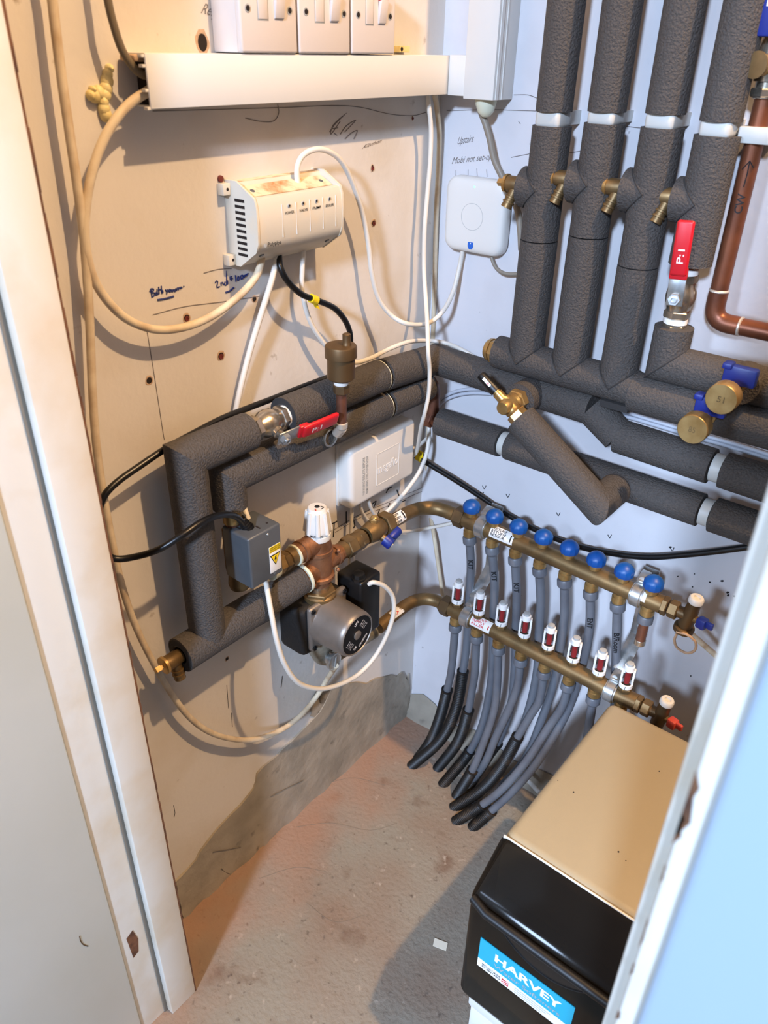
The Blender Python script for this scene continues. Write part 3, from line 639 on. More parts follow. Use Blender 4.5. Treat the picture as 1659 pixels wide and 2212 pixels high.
# --- left wall lower return pipe, corner elbow, low back wall run
t = thing('lagged_pipe', 'second dark lagged pipe below the upper run on the left wall dropping behind the actuator', 'pipe', (.05, -.3, .86))
xL = .052
sleeve([(xL, -.190, .894), (xL, -.075, .892)], FR-.001, t)
sleeve([(xL, -.200, .894), (xL, -.543, .894), (xL, -.543, .848)], FR-.001, t)
copper([(xL, -.2, .894), (xL, -.066, .892)] + arc((xL, -.06, .892), (xL, -.048, .880), (xL, -.05, .86)) + [(xL, -.05, .83)], .0125, t)
copper([(xL, -.541, .85), (xL, -.541, .80)], .0115, t)
MB().lathe(V((xL, -.201, .894)), Y1, [(0, .0252), (.0005, .0258), (.003, .0258), (.0035, .024)], 28).build('clip_ring', 'grommet', t)
MB().lathe(V((xL, -.541, .846)), -Z1, [(0, .0155), (.012, .0155), (.013, .0135), (.026, .0135)], 20).build('compression_nut', 'brass', t)
t = thing('lagged_pipe', 'lowest dark lagged pipe along the back wall behind the slanting bypass', 'pipe', (.3, -.05, .79))
MB().hexn(V((.06, -.05, .8185)), X1, -.022, -.004, .017).build('elbow_nut', 'copper_old', t)
copper([(.045, -.05, .8185), (.86, -.05, .8185)], .0125, t)
sleeve([(.072, -.05, .8185), (.205, -.05, .8185)], FR-.001, t); sleeve([(.221, -.05, .8185), (.562, -.05, .8185)], FR-.001, t); sleeve([(.581, -.05, .8185), (.86, -.05, .8185)], FR, t)
for x0, w_ in ((.206, .014), (.5635, .016)):
    MB().lathe(V((x0, -.05, .8185)), X1, [(0, .017), (.0008, .0212), (w_-.0008, .0212), (w_, .017)], 24).build('pipe_clip', 'clip', t)
# --- slanting bypass
t = thing('bypass_pipe', 'slanting dark lagged bypass pipe standing out in front of the back wall', 'pipe', (.36, -.14, .82))
b0, b1 = V((.284, -.138, .918)), V((.433, -.138, .8185))
sleeve([b0, b1, V((.433, -.075, .8185))], FR-.001, t)
dd = (b1-b0).normalized()
MB().lathe(b0, -dd, [(-.001, .0255), (.0003, .025), (.0003, .012)], 24, False).build('sleeve_end', 'foam', t)
t = thing('bypass_valve', 'brass angle bypass valve with a black indicator cap above the slanting pipe', 'valve', (.258, -.138, .93))
vc = V((.258, -.135, .932))
m = MB().lathe(vc, -Y1, [(-.018, .0125), (.008, .0135), (.014, .012), (.019, .010), (.0195, .001)], 16)
m.lathe(vc, dd, [(-.012, .012), (.012, .0135), (.016, .0115)], 16); m.build('valve_body', 'brass', t)
MB().hexn(vc, -Y1, -.034, -.019, .019).lathe(vc, -Y1, [(-.019, .0155), (-.014, .0155)], 16).build('union_nut', 'brass', t)
MB().lathe(vc, Y1, [(.0345, .0185), (.0348, .022), (.037, .022), (.0372, .018)], 18).build('washer', 'nickel', t)
MB().hexn(vc, dd, .016, .03, .0165).build('outlet_nut', 'brass', t)
MB().lathe(vc, dd, [(.030, .0125), (.036, .0125)], 16).build('outlet_tail', 'nickel', t)
up = V((-.73, -.08, .55)).normalized()
MB().lathe(vc, up, [(.008, .009), (.026, .0085), (.027, .007), (.03, .007)], 14).build('stem', 'brass', t)
MB().lathe(vc, up, [(.0295, .009), (.036, .0095), (.046, .0085), (.063, .008), (.0665, .0065), (.067, .001)], 12).build('indicator_cap', 'black', t)
MB().obox(vc+up*.05+V((.35, -.8, .3)).normalized()*.0083, up*.008, up.cross(V((.35, -.8, .3))).normalized()*.0022, V((.35, -.8, .3)).normalized()*.0006).build('scale_window', 'nickel', t)
MB().obox(vc+up*.047+V((.35, -.8, .3)).normalized()*.009, up*.0014, up.cross(V((.35, -.8, .3))).normalized()*.0018, V((.35, -.8, .3)).normalized()*.0004).build('red_pointer', 'red', t)

# --- risers on the back wall
yR = -.06
rx = [.238, .317, .398, .4695]
zg = [(1.345, 1.327), (1.349, 1.335), (1.351, 1.335), (1.347, 1.331)]
zb_ = [1.243, 1.2585, 1.256, 1.252]
seam = [1.172, 1.189, 1.160, None]
labs = ['leftmost of the four lagged risers on the back wall, beside the hub', 'second of the four lagged risers from the corner', 'third of the four lagged risers from the corner', 'rightmost of the four lagged risers, ending above the upright red lever']
cl = ['brass drain cock beside the hub on the leftmost lagged riser', 'brass drain cock on the second lagged riser from the corner', 'brass drain cock on the third lagged riser from the corner', 'brass drain cock on the rightmost lagged riser above the red lever']
HZ = .984
def drain_cock(p, ax, noz, label, r=.0115, group=None):
    p = V(p); ax = V(ax).normalized(); noz = V(noz).normalized()
    t = thing('drain_cock', label, 'drain cock', p, group)
    MB().lathe(p, ax, [(-.012, r*.85), (.001, r*.9), (.003, r), (.022, r)], 16).build('cock_body', 'brass_dull', t)
    MB().lathe(p, ax, [(.022, r*1.05), (.0225, r*1.16), (.0265, r*1.16), (.027, r*1.05), (.0275, r*.5)], 14).build('gland_nut', 'brass', t)
    MB().lathe(p, ax, [(.027, .0036), (.031, .0036), (.0315, .0055), (.0395, .0053), (.040, .0045)], 4).build('spindle', 'brass', t)
    q = p+ax*.007
    MB().lathe(q, noz, [(.004, r*.66), (.018, r*.64), (.0185, r*.8), (.021, r*.8), (.0215, r*.68), (.025, r*.68), (.0255, r*.82), (.028, r*.82), (.0285, r*.68), (.035, r*.74), (.0355, r*.48), (.026, r*.42)], 14, False).build('hose_nozzle', 'brass_dull', t)
    return t
for i, x in enumerate(rx):
    RR = FR+.0012
    t = thing('lagged_riser', labs[i], 'pipe', (x, yR, HZ), 'lagged risers on the back wall')
    g0, g1 = zg[i]
    sleeve([(x, yR, HT), (x, yR, g0)], FR-.0015, t)
    copper([(x, yR, g0+.01), (x, yR, 1.10)], .013, t)
    bot = HZ if i < 3 else 1.174
    if seam[i]:
        sleeve([(x, yR, g1), (x, yR, seam[i]+.0009)], RR-.0004, t); sleeve([(x, yR, seam[i]-.0009), (x, yR, bot)], RR, t)
    else: sleeve([(x, yR, g1), (x, yR, bot)], RR, t)
    MB().obox(V((x, yR, (g0+g1)/2)), X1*.0195, Y1*.0195, Z1*((g0-g1)/2+.0035), .007, 3).obox(V((x, -.02, (g0+g1)/2)), X1*.012, Y1*.02, Z1*((g0-g1)/2)).build('pipe_clip', 'clip', t)
    s_ = sleeve([(x, yR, zb_[i]), (x-.0355, yR, zb_[i])], FR+.0016, t, 'branch_sleeve')
    sr = FR+.0021
    MB().tube([V((x-abs(w_)-.0004, yR-math.sqrt(max(0, sr*sr-w_*w_)), zb_[i]+w_)) for w_ in [sr*(k-10)/10.6 for k in range(21)]], .0008, 6).build('branch_seam', 'foam_cut', t)
    if i < 3: MB().tube([V((x+w_, yR-math.sqrt(max(0, sr*sr-w_*w_)), HZ+abs(w_)*1.0-.0012)) for w_ in [sr*(k-10)/10.6 for k in range(21)]], .0010, 6).build('header_seam', 'foam_cut', t)
    drain_cock((x-.0358, yR-.008, zb_[i]+.003), -X1, V((-.25, -.30, -.9)), cl[i], group='drain cocks on the risers')
# --- header collecting the three risers
t = thing('lagged_header', 'thick lagged header along the back wall under the three left risers', 'pipe', (.2, yR, HZ-.03))
sleeve([(.186, yR, HZ), (.428, yR, HZ)], FR, t); sleeve([(.4285, yR-.002, HZ-.004), (.86, yR, HZ-.004)], FR+.003, t)
MB().box((.385, yR-.02, HZ-.034), (.43, yR-.004, HZ-.024)).build('foam_offcut', 'foam_cut', t)
MB().hexn(V((.187, yR, HZ)), -X1, -.004, .013, .0205, .002).lathe(V((.187, yR, HZ)), -X1, [(.013, .0195), (.018, .019), (.022, .016), (.0225, .001)], 16).build('end_cap', 'brass', t, 'brass end cap')
# --- second header with its upright neck
t = thing('lagged_header', 'lagged header turning right from under the upright red lever valve', 'pipe', (.47, yR, 1.03))
sleeve([(.4665, yR, 1.087), (.4665, yR, 1.033), (.86, yR, 1.033)], FR, t)
copper([(.4665, yR, 1.08), (.4665, yR, 1.09)], .013, t)
MB().tube([V((.4665+w_, yR-math.sqrt(max(0, FR*FR-w_*w_))-.0003, 1.033+w_)) for w_ in [FR*(k-10)/10.3 for k in range(21)]], .0010, 6).build('mitre_seam', 'foam_cut', t)
sleeve([(.579, yR, 1.037), (.579, yR-.036, 1.039)], FR-.001, t, 'tee_sleeve')
ball_valve((.4665, yR, 1.130), Z1, V((.12, -1, .1)).normalized(), 'nickel ball valve with its red lever upright in front of the rightmost riser', V((-.05, 0, 1)), .07)
# --- two gauge style drain valves with blue taps
def blue_tap(p, dirv, label, letter):
    p = V(p); d = V(dirv).normalized()
    t = thing('vent_valve', label, 'valve', p)
    MB().lathe(p, d, [(-.055, .009), (-.034, .009), (-.033, .0115), (-.028, .0115), (-.027, .0085), (-.019, .0085), (-.018, .0105), (-.012, .0105), (-.011, .008), (.0, .009)], 14).build('valve_stem', 'brass', t)
    MB().lathe(p, d, [(0, .012), (.002, .0145), (.006, .0145), (.0065, .019), (.008, .0205), (.026, .0205), (.0275, .0195), (.0276, .001)], 24).build('round_cap', 'brass', t)
    x = V((0, 0, 1)); s_ = x.cross(d).normalized(); upv = d.cross(s_).normalized()
    hb = MB().obox(p-d*.022+upv*.019+s_*.004, s_*.021, upv*.0125, d*.007, .003)
    hb.obox(p-d*.020+upv*.030-s_*.013, s_*.006, upv*.004, d*.009, .002)
    hb.build('blue_handle', 'navy', t)
    q = MB(); text(q, letter, plane_fn(p+d*.0279-s_*.0045-upv*.004, s_*.009, upv*.008), bold=.01); q.build('stamped_mark', 'brass_dull', t)
vd = V((0, -1, 0))
blue_tap(V((.579, -.138, 1.041)), vd, 'upper right brass valve with a blue tap on the lagged header', '51')
blue_tap(V((.553, -.138, .991)), vd, 'lower left brass valve with a blue tap in front of the pale cables', '85')
# ================================================================== BARE COPPER
t = thing('copper_pipe', 'bare copper pipe with a pen arrow, turning right below the white clip', 'pipe', (.508, -.035, 1.1))
cr = .0118; ec = V((.508, -.035, 1.0985))
copper([(.508, -.035, HT), (.508, -.035, 1.137)], cr, t, 'copper')
MB().tube([(.508, -.035, 1.139), (.508, -.035, 1.125)] + arc((.508, -.035, 1.122), (.508, -.035, 1.0985), (.532, -.035, 1.0985)) + [(.545, -.035, 1.0985)], cr+.0012, 18).build('elbow', 'copper', t)
copper([(.54, -.035, 1.0985), (.86, -.035, 1.0985)], cr, t, 'copper')
MB().lathe(V((.508, -.035, 1.139)), Z1, [(0, cr+.001), (.0008, cr+.0018), (.0022, cr+.0016), (.0035, cr)], 18).build('solder_ring', 'solder', t)
MB().lathe(V((.545, -.035, 1.0985)), X1, [(0, cr+.001), (.0008, cr+.0018), (.003, cr+.0016), (.004, cr)], 18).build('solder_ring', 'solder', t)
def cylfn(c, ax, r, front, u0, eu_along=True):
    ax = V(ax).normalized(); f = V(front); f = (f-ax*f.dot(ax)).normalized(); s_ = ax.cross(f)
    def P(a, w): return V(c)+ax*a+(f*math.cos(w/r)+s_*math.sin(w/r))*r
    return P
cam_front = lambda p: (CAM-V(p))
P_ = cylfn((.508, -.035, 1.27), Z1, cr+.0004, cam_front((.508, -.035, 1.27)), 0)
m = MB(); text(m, 'CW', lambda u, v: P_(-.028+.024*u, -(v-.5)*.010), bold=.01)
def pen(P, pts, r=.0007): return MB().tube([P(a, w) for a, w in pts], r, 6)
a1 = pen(P_, [(.004, 0), (.02, .0005), (.034, 0)]); a2 = pen(P_, [(.024, -.007), (.034, 0), (.027, .006)])
m.add(a1.v, a1.f); m.add(a2.v, a2.f); m.build('pen_marks', 'ink', t)
MB().obox(V((.512, -.035, 1.333)), X1*.021, Y1*.018, Z1*.0095, .002).obox(V((.512, -.012, 1.333)), X1*.012, Y1*.012, Z1*.008).build('pipe_clip', 'clip', t)
# isolator with its navy lever at the top right
o = V((.508, -.035, 1.408))
t = thing('ball_valve', 'isolating valve with a dark blue lever cut off at the top right corner', 'valve', o)
m = MB().lathe(o, Z1, [(-.036, .013), (-.035, .0155), (-.026, .0165), (-.025, .0145), (-.018, .0145), (-.017, .018), (-.008, .019), (.008, .021), (.02, .019), (.03, .0165)], 20); m.build('valve_body', 'nickel', t)
MB().hexn(o, Z1, -.034, -.024, .0185).build('compression_nut', 'nickel', t)
of = V((-.25, -1, 0)).normalized()
MB().lathe(o, of, [(.01, .012), (.026, .0115), (.028, .009), (.034, .008)], 16).build('stem', 'brass', t)
MB().lathe(o, of, [(.034, .009), (.0345, .0145), (.037, .0145), (.0375, .009)], 16).build('stem_ring', 'brass_dull', t)
MB().obox(o+of*.03+Z1*.06+X1*.004, X1*.013, Z1*.032, of*.006, .003).build('blue_lever', 'navy', t)
q = MB(); text(q, 'L', plane_fn(o+of*.0365+Z1*.058-X1*.003, X1*.008, Z1*.012), bold=.02); q.build('lettering', 'whiteink', t)

# ================================================================== AIR VENT
vx, vy = .096, -.351
t = thing('air_vent', 'dull brass bottle air vent on a copper stub in front of the lagged pipes', 'air vent', (vx, vy, .90))
MB().lathe(V((vx, vy, .994)), Z1, [(0, .008), (.002, .017), (.005, .0205), (.036, .0205), (.0365, .0235), (.052, .0235), (.054, .0225), (.055, .001)], 28).build('vent_bottle', 'brass_dark', t)
MB().lathe(V((vx+.006, vy+.006, 1.048)), Z1, [(0, .0075), (.004, .0065), (.005, .0062), (.016, .0062), (.017, .005), (.0165, .0025)], 12).build('vent_nipple', 'brass_dark', t)
MB().lathe(V((vx, vy, .988)), Z1, [(0, .0105), (.0008, .011), (.005, .011), (.006, .010)], 18).build('sealing_tape', 'ptfe', t)
MB().hexn(V((vx, vy, .974)), Z1, 0, .014, .0125).build('adaptor_nut', 'brass_dark', t)
copper([(vx, vy, .925), (vx, vy, .976)], .0078, t, 'copper_old')
MB().lathe(V((vx, vy, .918)), Z1, [(0, .009), (.008, .0095), (.009, .008)], 16).lathe(V((vx-.01, vy, .905)), V((.6, 0, .8)), [(0, .0085), (.016, .009)], 14).build('solder_elbow', 'solder', t)
annulus(V((.077, vy-.008, .899)), X1, .012, .0155, .004, 20).build('sleeve_cut', 'nickel', t)

# ================================================================== ACTUATOR (grey motor head)
a0, a1_ = V((.044, -.556, .728)), V((.102, -.493, .816))
t = thing('valve_actuator', 'grey metal motorised valve head with a yellow warning label', 'actuator', (.075, -.525, .70))
MB().box(a0, a1_, .0035, 3).build('metal_case', 'steel', t)
lab_o = V((.1023, -.517, .738))
lb = MB().box((.1019, -.519, .738), (.1025, -.4965, .784), .0002).build('warning_label', 'label', t, 'white label with yellow warning triangle')
MB().box((.1024, -.5188, .7735), (.1027, -.4967, .7838)).build('yellow_band', 'yellow', lb)
m = MB()
for k in range(3): text(m, ('WARNING ISOLATE SUPPLY', 'BEFORE REMOVING COVER', 'HIGH VOLTAGE INSIDE')[k], plane_fn(V((.1029, -.5175, .7808-.003*k)), Y1*.0195, Z1*.0019), bold=.01)
m.build('small_print', 'ink', lb)
tri = lambda s_, x: [V((x, -.5078-.0102*s_, .7605+.0085*s_)), V((x, -.5078+.0102*s_, .7605+.0085*s_)), V((x, -.5078, .7605-.0115*s_))]
MB().prism(tri(1.0, .1025), V((.0003, 0, 0))).build('triangle_border', 'ink', lb)
MB().prism(tri(.78, .1028), V((.0003, 0, 0))).build('yellow_triangle', 'yellow', lb)
bolt = [(-.0005, .005), (.002, .005), (.0004, .001), (.0026, .001), (-.0012, -.0065), (-.0003, -.001), (-.0024, -.001)]
MB().prism([V((.1031, -.5078+a*1.0, .7605+b)) for a, b in bolt], V((.0002, 0, 0))).build('lightning_bolt', 'ink', lb)
for yy, zz in ((-.519, .808),): MB().lathe(V((.1018, yy, zz)), X1, [(0, .0022), (.0012, .0015)], 10).build('case_screw', 'zinc', t)
MB().lathe(V((.1018, -.510, .7335)), X1, [(0, .0035), (.001, .002), (.0012, .0002)], 12).build('case_dimple', 'steel', t)
m = MB()
for k in range(2): m.box((.062+.02*k, -.545+.02*k, .8158), (.072+.02*k, -.5425+.02*k, .8164))
m.lathe(V((.088, -.507, .8158)), Z1, [(0, .002), (.0006, .0018)], 8); m.build('case_slots', 'hole', t)
gl = A(541, 1158, .073); g1 = A(528, 1135, .075); gd = (g1-gl).normalized()
MB().lathe(V((.076, -.533, .813)), V((-.15, -.35, .9)), [(0, .010), (.004, .010), (.0045, .008), (.008, .0085), (.0085, .007), (.012, .0078), (.0125, .0062), (.016, .007), (.0165, .0056), (.021, .0062), (.022, .005)], 14).build('cable_gland', 'black', t)
MB().box((.05, -.5495, .814), (.052, -.52, .8215)).box((.05, -.524, .8155), (.058, -.52, .8245)).build('release_lever', 'steel', t)
t = thing('zone_valve', 'brass valve body half hidden under the grey motor head', 'valve', (.055, -.543, .70))
m = MB().tube([(.040, -.536, .80), (.040, -.536, .735)] + arc((.040, -.536, .735), (.040, -.536, .716), (.050, -.52, .716)) + [(.068, -.47, .716)], .0135, 18)
m.lathe(V((.046, -.534, .716)), -Z1, [(-.01, .015), (.012, .017), (.020, .015), (.023, .001)], 18); m.build('valve_body', 'brass_dull', t)
MB().hexn(V((.066, -.478, .716)), Y1, .0, .014, .0195).build('union_nut', 'brass', t)
MB().lathe(V((.066, -.493, .716)), Y1, [(0, .019), (.001, .0205), (.012, .0205), (.014, .019)], 20).build('pale_washer', 'grommet', t)

# ================================================================== MIXING VALVE
mx, my = .07, -.383
t = thing('mixing_valve', 'cast bronze mixing valve with a white ribbed temperature head above the pump', 'valve', (mx, my, .62))
m = MB().lathe(V((mx, my, .632)), Z1, [(0, .0195), (.008, .0185), (.016, .0205), (.03, .0235), (.045, .022), (.06, .0225), (.078, .0225), (.088, .0205), (.096, .020)], 26)
m.tube([(mx-.001, my, .716), (mx, my-.055, .716)], [.019, .0165], 20)
m.tube([(mx, my, .664), (mx, my-.044, .664)], [.0185, .0175], 20)
m.tube([(mx, my, .668), (mx, my+.052, .668)], [.0195, .0155], 20)
m.lathe(V((mx, my, .700)), Z1, [(-.004, .0222), (-.003, .0245), (.003, .0245), (.004, .0222)], 26)
m.lathe(V((mx, my, .6475)), Z1, [(-.004, .0205), (-.002, .0262), (.004, .0262), (.006, .0235)], 26)
for sy_, zz_, r_q in ((-1, .716, .0178), (-1, .664, .0192), (1, .668, .0172)):
    m.lathe(V((mx, my+sy_*.040, zz_)), Y1, [(-.0035, r_q), (-.003, r_q+.0015), (.003, r_q+.0015), (.0035, r_q)], 20)
for yy, zz in ((my+.03, .650), (my+.032, .688), (my-.028, .648)): m.ball((mx+.016, yy, zz), .004, .004, .004, 8)
m.build('valve_body', 'bronze', t)
MB().lathe(V((mx, my-.055, .716)), Y1, [(-.002, .0165), (-.0015, .0182), (.002, .0182), (.0025, .0165)], 22).build('fibre_washer', 'grommet', t)
m = MB().lathe(V((mx, my-.057, .716)), -Y1, [(0, .0155), (.012, .0155), (.013, .0135), (.035, .0135)], 20).hexn(V((mx, my-.057, .716)), -Y1, .014, .026, .017); m.build('inlet_tail', 'brass_dull', t)
m = MB(); prof = [(.0, .0215), (.003, .022), (.009, .0215), (.0095, .020), (.012, .0215), (.02, .0212), (.03, .020), (.045, .0175), (.056, .0155), (.0575, .014), (.058, .001)]
m.lathe(V((mx, my, .724)), Z1, prof[:4]+prof[4:], 28); hd = m.build('temperature_head', 'pvc', t)
m = MB()
for k in range(8):
    a = 2*math.pi*k/8; e = V((math.cos(a), math.sin(a), 0)); m.tube([V((mx, my, .738))+e*.0206, V((mx, my, .776))+e*.0158], [.0042, .0038], 8)
m.build('head_rib', 'pvc', hd)
hp = cylfn((mx, my, .7355), Z1, .0219, cam_front((mx, my, .735)), 0)
m = MB(); text(m, 'MAX', lambda u, v: hp(v*.0042, -.013+.0095*u), bold=.02); text(m, '50', lambda u, v: hp(v*.0042, .003+.0055*u), bold=.02); m.build('lettering', 'ink', hd)
m = MB().lathe(V((mx, my, .782)), Z1, [(0, .0045), (.0006, .004)], 10); m.add(*(lambda q: (q.v, q.f))(MB().tube([V((mx+.004, my+.004, .7825)), V((mx+.010, my+.005, .7825)), V((mx+.011, my-.002, .7825))], .0006, 6))); m.build('head_centre', 'ink', hd)
MB().tube([V((mx+.008, my-.011, .7825)), V((mx+.003, my-.008, .7825))], .0007, 6).build('red_tick', 'redink', hd)
MB().lathe(V((mx, my, .618)), Z1, [(0, .017), (.015, .0185)], 22).build('union_tail', 'nickel', t)
MB().hexn(V((mx, my, .600)), Z1, .012, .020, .0285).lathe(V((mx, my, .597)), Z1, [(0, .0275), (.015, .029), (.018, .026)], 22).build('union_nut', 'brass_dull', t)
# union + return ball valve with navy handle
t = thing('ball_valve', 'brass ball valve with a navy blue butterfly handle on the return branch', 'valve', (.07, -.24, .66))
zv = .668
m = MB().lathe(V((mx, my+.052, zv)), Y1, [(0, .0155), (.013, .0155)], 18).hexn(V((mx, my+.052, zv)), Y1, .013, .034, .020).lathe(V((mx, my+.052, zv)), Y1, [(.034, .0165), (.044, .0175), (.048, .0165), (.06, .0165)], 18)
m.hexn(V((mx, my+.052, zv)), Y1, .046, .06, .0185); m.build('union', 'brass_dull', t)
m = MB().lathe(V((mx, -.262, zv)), Y1, [(0, .0165), (.012, .019), (.022, .021), (.034, .0195), (.044, .0165)], 20).hexn(V((mx, -.262, zv)), Y1, .046, .066, .022); m.build('valve_body', 'brass_dull', t)
MB().hexn(V((mx, -.238, zv)), Z1, .018, .026, .0095).ball((mx, -.238, zv+.027), .0075, .0075, .004, 10).build('top_plug', 'brass', t)
bd = V((.85, .15, -.45)).normalized()
MB().lathe(V((mx, -.238, zv)), bd, [(.012, .008), (.028, .007)], 12).build('stem', 'brass_dull', t)
hc = V((mx, -.238, zv))+bd*.033
m = MB().lathe(hc, bd, [(-.008, .0115), (.006, .0115), (.0085, .010), (.0088, .001)], 16)
m.obox(hc+V((0, .018, .006)), V((0, .016, .005)), V((0, -.002, .0055)), bd*.0055, .003); m.build('blue_handle', 'navy', t)
MB().lathe(hc, bd, [(.0085, .0035), (.0105, .003)], 8).build('handle_screw', 'zinc', t)
# ================================================================== RETURN AND FLOW BENDS + MANIFOLD
RX0, RX1, RY, = .150, .548, -.075
def rz(x): return .652 - .018*(x-.15)
t = thing('brass_bend', 'upper brass bend with a return label leading round the corner to the blue capped manifold', 'pipe', (.07, -.15, .65))
MB().tube([V((mx, -.2, .664))] + [V((mx, -.16, .661))] + arc((mx, -.145, .660), (mx, RY, .655), (.125, RY, rz(.15)), 12) + [V((.142, RY, rz(.15)))], .0135, 22).build('bend_pipe', 'brass_dull', t)
lf = cylfn((mx, -.185, .6625), Y1, .0139, cam_front((mx, -.185, .66)), 0)
def patch(P, a0, a1, w0, w1, na=6, nw=8):
    vs = [P(a0+(a1-a0)*i/na, w0+(w1-w0)*j/nw) for i in range(na+1) for j in range(nw+1)]
    return MB().add(vs, [(i*(nw+1)+j, (i+1)*(nw+1)+j, (i+1)*(nw+1)+j+1, i*(nw+1)+j+1) for i in range(na) for j in range(nw)])
lb = patch(lf, -.016, .024, -.012, .012).build('return_label', 'label', t, 'white label reading RETURN RETOUR')
lf2 = cylfn((mx, -.185, .6625), Y1, .0142, cam_front((mx, -.185, .66)), 0)
m = MB()
for k, s_ in enumerate(('RÜCKLAUF', 'RETURN', 'RETOUR')): text(m, s_, lambda u, v, k=k: lf2(-.013+.024*u, -(.005-.0075*k+v*.0048)), bold=.02)
q = MB().obox(lf2(.019, 0), Y1*.0015, (lf2(.019, .004)-lf2(.019, -.004)).normalized()*.007, X1*.0001); m.add(q.v, q.f)
m.build('lettering', 'ink', lb)
t = thing('manifold_bar', 'upper brass manifold bar with eight blue caps', 'manifold', (.35, RY, .63))
r_ = .0155
m = MB().tube([(RX0+.003, RY, rz(RX0)), (RX1, RY, rz(RX1))], r_, 24); m.build('bar', 'brass_dull', t)
MB().hexn(V((RX0-.010, RY, rz(RX0))), X1, -.003, .018, .0205).build('union_nut', 'brass_dark', t)
retx = [.1705+.0508*i for i in range(8)]
for i, x in enumerate(retx):
    zz = rz(x)
    cp_ = MB().lathe(V((x, RY, zz+r_-.002)), Z1, [(0, .0105), (.006, .0105), (.007, .0125), (.010, .0125), (.0105, .011)], 16).build('cap_neck', 'brass', t)
    m = MB().lathe(V((x, RY, zz+r_+.0075)), Z1, [(0, .0125), (.0012, .0155), (.005, .0168), (.012, .0166), (.0155, .0152), (.0195, .0118), (.0225, .0075), (.0238, .004), (.024, .0005)], 12); m.build('blue_cap', 'blue', t, None, 25)
    MB().lathe(V((x, RY, zz-r_+.003)), -Z1, [(0, .0105), (.006, .0105), (.007, .012), (.017, .012), (.018, .0095), (.024, .0095)], 18).build('outlet_nipple', 'brass', t)
lf = cylfn((.2345, RY, rz(.2345)), X1, r_+.0004, cam_front((.2345, RY, .65)), 0)
lb = patch(lf, -.013, .036, -.0125, .0125).build('return_label', 'label', t, 'white label reading RÜCKLAUF RETURN')
lf2 = cylfn((.2345, RY, rz(.2345)), X1, r_+.0007, cam_front((.2345, RY, .65)), 0)
m = MB()
for k, s_ in enumerate(('RÜCKLAUF', 'RETURN', 'RETOUR')): text(m, s_, lambda u, v, k=k: lf2(-.010+.030*u, (-.005+.0066*k-v*.0052)), bold=.02)
for dw in range(5): q = MB().obox(lf2(.031, -.004+dw*.0025), X1*.0011, (lf2(.026, .001)-lf2(.026, -.001)).normalized()*.0014, Y1*.0002); m.add(q.v, q.f)
m.build('lettering', 'ink', lb)
x = .536
P8 = cylfn((x, RY, rz(x)), X1, r_+.0004, cam_front((x, RY, .65)), 0)
patch(P8, -.021, -.013, -.009, .009).build('small_label', 'label', t)
# flow bar
FX0, FX1, FY = .150, .552, -.100
def fz(x): return .454 - .016*(x-.15)
t = thing('brass_bend', 'lower brass bend with a red mark leading from the pump to the flow meter manifold', 'pipe', (.09, -.15, .44))
MB().tube([V((.085, -.24, .452)), V((.085, -.19, .455))] + arc((.085, -.165, .456), (.085, FY, .456), (.133, FY, .455), 12) + [V((.143, FY, .4545))], .0128, 22).build('bend_pipe', 'brass_dull', t)
lf = cylfn((.085, -.19, .455), Y1, .0131, cam_front((.085, -.19, .455)), 0)
lb = patch(lf, -.018, .016, -.010, .008).build('flow_label', 'label', t, 'white label with a red arrow')
lf2 = cylfn((.085, -.19, .455), Y1, .0134, cam_front((.085, -.19, .455)), 0)
MB().add([lf2(-.006, -.004), lf2(-.006, .004), lf2(.004, .0)], [(0, 1, 2)]).build('red_arrow', 'redink', lb)
t = thing('manifold_bar', 'lower brass manifold bar with eight red and white flow meters', 'manifold', (.35, FY, .43))
MB().tube([(FX0+.003, FY, fz(FX0)), (FX1, FY, fz(FX1))], r_, 24).build('bar', 'brass_dull', t)
MB().hexn(V((FX0-.010, FY, fz(FX0))), X1, -.003, .018, .0205).build('union_nut', 'brass_dark', t)
flx = [.1715+.0508*i for i in range(8)]
for i, x in enumerate(flx):
    o = V((x, FY, fz(x)+r_-.002))
    fm = MB().hexn(o, Z1, .002, .010, .0128).lathe(o, Z1, [(0, .010), (.013, .0095)], 14).build('meter_nut', 'brass_dull', t)
    fr = MB()
    fr.lathe(o, Z1, [(.010, .009), (.011, .0118), (.0185, .0118), (.0195, .0098), (.012, .0085)], 18, False)
    fr.lathe(o, Z1, [(.047, .0065), (.0475, .0088), (.057, .0086), (.058, .0074), (.0582, .004)], 18)
    f_ = (CAM-o); f_.z = 0; f_.normalize(); s_ = Z1.cross(f_)
    for sg in (-1, 1): fr.obox(o+Z1*.032+s_*sg*.0096-f_*.002, s_*.0019, f_*.005, Z1*.0165, .0008)
    fr.build('meter_frame', 'label', t)
    MB().lathe(o, Z1, [(.0578, .0062), (.0625, .0062), (.063, .004)], 12).build('meter_top', 'greyink', t)
    MB().lathe(o, Z1, [(.019, .0050), (.046, .0050)], 12).build('red_float', 'red_flow', t)
    MB().lathe(o, Z1, [(.018, .0068), (.0475, .0068)], 14, False).build('sight_tube', 'clear', t)
    MB().obox(o+Z1*.0148+f_*.0119, s_*.0004, f_*.0003, Z1*.0036).build('frame_slit', 'ink', t)
    MB().lathe(V((x, FY, fz(x)-r_+.003)), -Z1, [(0, .0105), (.006, .0105), (.007, .012), (.017, .012), (.018, .0095), (.024, .0095)], 18).build('outlet_nipple', 'brass', t)
lf = cylfn((.236, FY, fz(.236)), X1, r_+.0004, cam_front((.236, FY, .45)), 0)
lb = patch(lf, -.023, .022, -.0125, .0125).build('supply_label', 'label', t, 'white label with red print')
lf2 = cylfn((.236, FY, fz(.236)), X1, r_+.0007, cam_front((.236, FY, .45)), 0)
m = MB()
